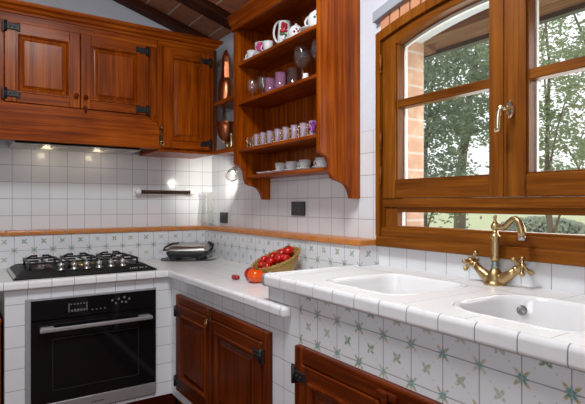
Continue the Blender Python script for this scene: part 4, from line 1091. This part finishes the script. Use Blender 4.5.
for k in range(8):
    a = -2.4+random.uniform(-.7, .7); mb.ball((-.165+.0195*math.cos(a), -1.470+.0195*math.sin(a), z1+.044+random.uniform(-.018, .022)), .0085, n=8)
mb.obj('painted_flower', 'purple', cg)

# ------------------------------------------------------------------ on the walls and ledge
ca = thing('glass_carafe', 'tall ribbed clear glass carafe on the terracotta ledge in the corner', 'carafe', (-.072, -.070, -.157))
c = (-.072, -.070, -.1568); n = 36
prof = [(.0, .0), (.040, .0), (.044, .006), (.046, .03), (.041, .09), (.035, .15), (.031, .19), (.031, .21), (.036, .228), (.040, .238)]
mb = MB(); mb.loops([[(c[0]+max(r, 1e-4)*(1+.035*math.cos(12*a))*math.cos(a), c[1]+max(r, 1e-4)*(1+.035*math.cos(12*a))*math.sin(a), c[2]+z) for a in [2*PI*i/n for i in range(n)]] for r, z in prof], True, False, False, True)
mb.loops([[(c[0]+r*.90*math.cos(a), c[1]+r*.90*math.sin(a), c[2]+z) for a in [2*PI*i/n for i in range(n)]] for r, z in [(.03, .008)]+prof[3:]], True, True, False, True)
mb.obj('body', 'carafe', ca)
mb = MB(); ring_handle(mb, (c[0], c[1], c[2]+.150), (.55, -.83, 0), .033, .055, .022, .004); mb.obj('handle', 'carafe', ca)

def outlet(label, y0, y1, z0, z1):
    t = thing('wall_socket', label, 'socket', (0, (y0+y1)/2, (z0+z1)/2), 'dark wall sockets'); m_ = mapX(-.0005)
    mb = MB(); mb.mbox(m_, y0, y1, z0, z1, 0, .010, .003, 2); mb.obj('plate', 'socket_plate', t)
    mb = MB(); cy_ = (y0+y1)/2
    for k in (-1, 0, 1): mb.mbox(m_, cy_+k*.026-.0115, cy_+k*.026+.0115, z0+.020, z1-.020, .009, .013, .002)
    mb.obj('rocker', 'plastic_dark', t)
    mb = MB()
    for k in (-1, 0, 1): mb.tube([m_(cy_-.026, (z0+z1)/2+k*.012, .012), m_(cy_-.026, (z0+z1)/2+k*.012, .0134)], .003, 8)
    mb.obj('contacts', 'grey_mark', t); return t
outlet('dark square wall socket next to the carafe in the corner', -.258, -.150, -.137, -.062)
outlet('dark square wall socket on the tiles below the shelf unit', -1.183, -1.057, -.066, .010)

tr = thing('towel_rail', 'dark wooden rail between two white ceramic brackets on the tiles', 'rail', (-.363, 0, .076))
mb = MB(); mb.tube([(-.535, -.045, .077), (-.192, -.045, .077)], .0125, 16); mb.obj('rail', 'rail_brown', tr)
for x in (-.550, -.177):
    mb = MB(); mb.box(x-.026, x+.026, -.010, -.0005, .050, .106, .004, 2); mb.tube([(x, -.008, .077), (x, -.03, .077), (x, -.05, .077)], [.02, .017, .018], 16); mb.ball((x, -.05, .077), .0175, n=14)
    mb.obj('bracket', 'ceramic', tr)

# small glass spotlight below the corner shelf
lm = thing('wall_lamp', 'small ribbed glass spotlight under the corner shelf, lit towards the corner', 'lamp', (-.115, -.61, .318))
lc = Vector((-.118, -.560, .185)); ax = Vector((.05, .62, -.45)).normalized(); m = ax.to_track_quat('Z', 'Y').to_matrix().to_4x4()
mb = MB(); nn = 32
pf = [(.012, -.045), (.022, -.040), (.030, -.02), (.034, .005), (.038, .03), (.036, .03), (.032, .005), (.026, -.02)]
mb.loops([[tuple(lc+(m @ Vector((r*(1+.05*math.cos(10*a))*math.cos(a), r*(1+.05*math.cos(10*a))*math.sin(a), z)))) for a in [2*PI*i/nn for i in range(nn)]] for r, z in pf], True, False, False, True)
mb.obj('glass_shade', 'carafe', lm)
mb = MB(); mb.tube([(-.115, -.61, .3175), (-.118, -.61, .27), lc-ax*.07, lc-ax*.04], [.012, .007, .009, .013], 12); mb.lathe([(.024, 0), (.024, -.006), (.012, -.012)], (-.115, -.61, .3178), 18); mb.obj('arm', 'steel', lm)
mb = MB(); mb.ball(lc-ax*.008, .011, (1, 1, 1.3), 12); mb.obj('bulb', 'bulb', lm)

# ------------------------------------------------------------------ light
def area(name, loc, target, size, power, col=(1, 1, 1), sy=None, spread=PI):
    L = bpy.data.lights.new(name, 'AREA'); L.energy = power; L.color = col; L.size = size
    if sy: L.shape = 'RECTANGLE'; L.size_y = sy
    L.spread = spread
    o = bpy.data.objects.new(name, L); COL.objects.link(o); o.location = loc
    o.rotation_euler = (Vector(target)-Vector(loc)).to_track_quat('-Z', 'Y').to_euler(); return o
def point(name, loc, power, col, r=.02):
    L = bpy.data.lights.new(name, 'POINT'); L.energy = power; L.color = col; L.shadow_soft_size = r
    o = bpy.data.objects.new(name, L); COL.objects.link(o); o.location = loc; return o
area('overhead_fill_light', (-1.05, -2.15, 1.38), (-.95, -1.9, -1), .5, 33, (.97, .985, 1))  # unseen area light, added overhead to brighten the worktops
area('room_fill_light', (-3.9, -4.0, .45), (-.4, -1.2, 0), 1.3, 40, (.94, .97, 1), 1.5)  # added fill inside the closed room; no window is built here
area('window_daylight', (.42, WC, .25), (-1, WC, -.2), .95, 9, (.96, .98, 1), .85)
L = bpy.data.lights.new('wall_lamp_light', 'SPOT'); L.energy = 9; L.color = (1, .95, .86); L.spot_size = 1.35; L.spot_blend = .9; L.shadow_soft_size = .012
o = bpy.data.objects.new('wall_lamp_light', L); COL.objects.link(o); o.location = lc+ax*.045; o.rotation_euler = (Vector((-.03, -.02, .12))-o.location).to_track_quat('-Z', 'Y').to_euler()
for x in (-1.11, -.83): point('hood_light', (x, -.12, .30), .13, (1, .82, .58), .02)

w = bpy.data.worlds.new('World'); S.world = w; w.use_nodes = True; nt = w.node_tree
bg = nt.nodes['Background']; tc = nt.nodes.new('ShaderNodeTexCoord'); sx = nt.nodes.new('ShaderNodeSeparateXYZ'); rp = nt.nodes.new('ShaderNodeValToRGB')
nt.links.new(tc.outputs['Generated'], sx.inputs[0]); nt.links.new(sx.outputs[2], rp.inputs[0]); nt.links.new(rp.outputs[0], bg.inputs[0])
rp.color_ramp.elements[0].position = 0; rp.color_ramp.elements[0].color = (.62, .64, .62, 1)
rp.color_ramp.elements[1].position = .12; rp.color_ramp.elements[1].color = (.95, .97, 1, 1)
bg.inputs[1].default_value = 1.5

# ------------------------------------------------------------------ camera
cam = bpy.data.cameras.new('Camera'); co = bpy.data.objects.new('Camera', cam); COL.objects.link(co)
cam.sensor_fit = 'HORIZONTAL'; cam.sensor_width = 36; cam.lens = 492.67/585*36; cam.shift_y = 1.45/585; cam.clip_start = .02
co.location = (-1.524, -3.3271, 0); co.rotation_euler = (PI/2, 0, -.5912); S.camera = co
# lift everything so that the floor is z = 0
for o in list(COL.objects):
    if o.parent is None: o.location.z += H
vs_ = S.view_settings; vs_.view_transform = 'Standard'; vs_.look = 'None'; vs_.exposure = .08; vs_.gamma = 1; vs_.use_curve_mapping = False
S.cycles.use_denoising = True
S.cycles.max_bounces = 8; S.cycles.transparent_max_bounces = 24; S.cycles.sample_clamp_indirect = 6
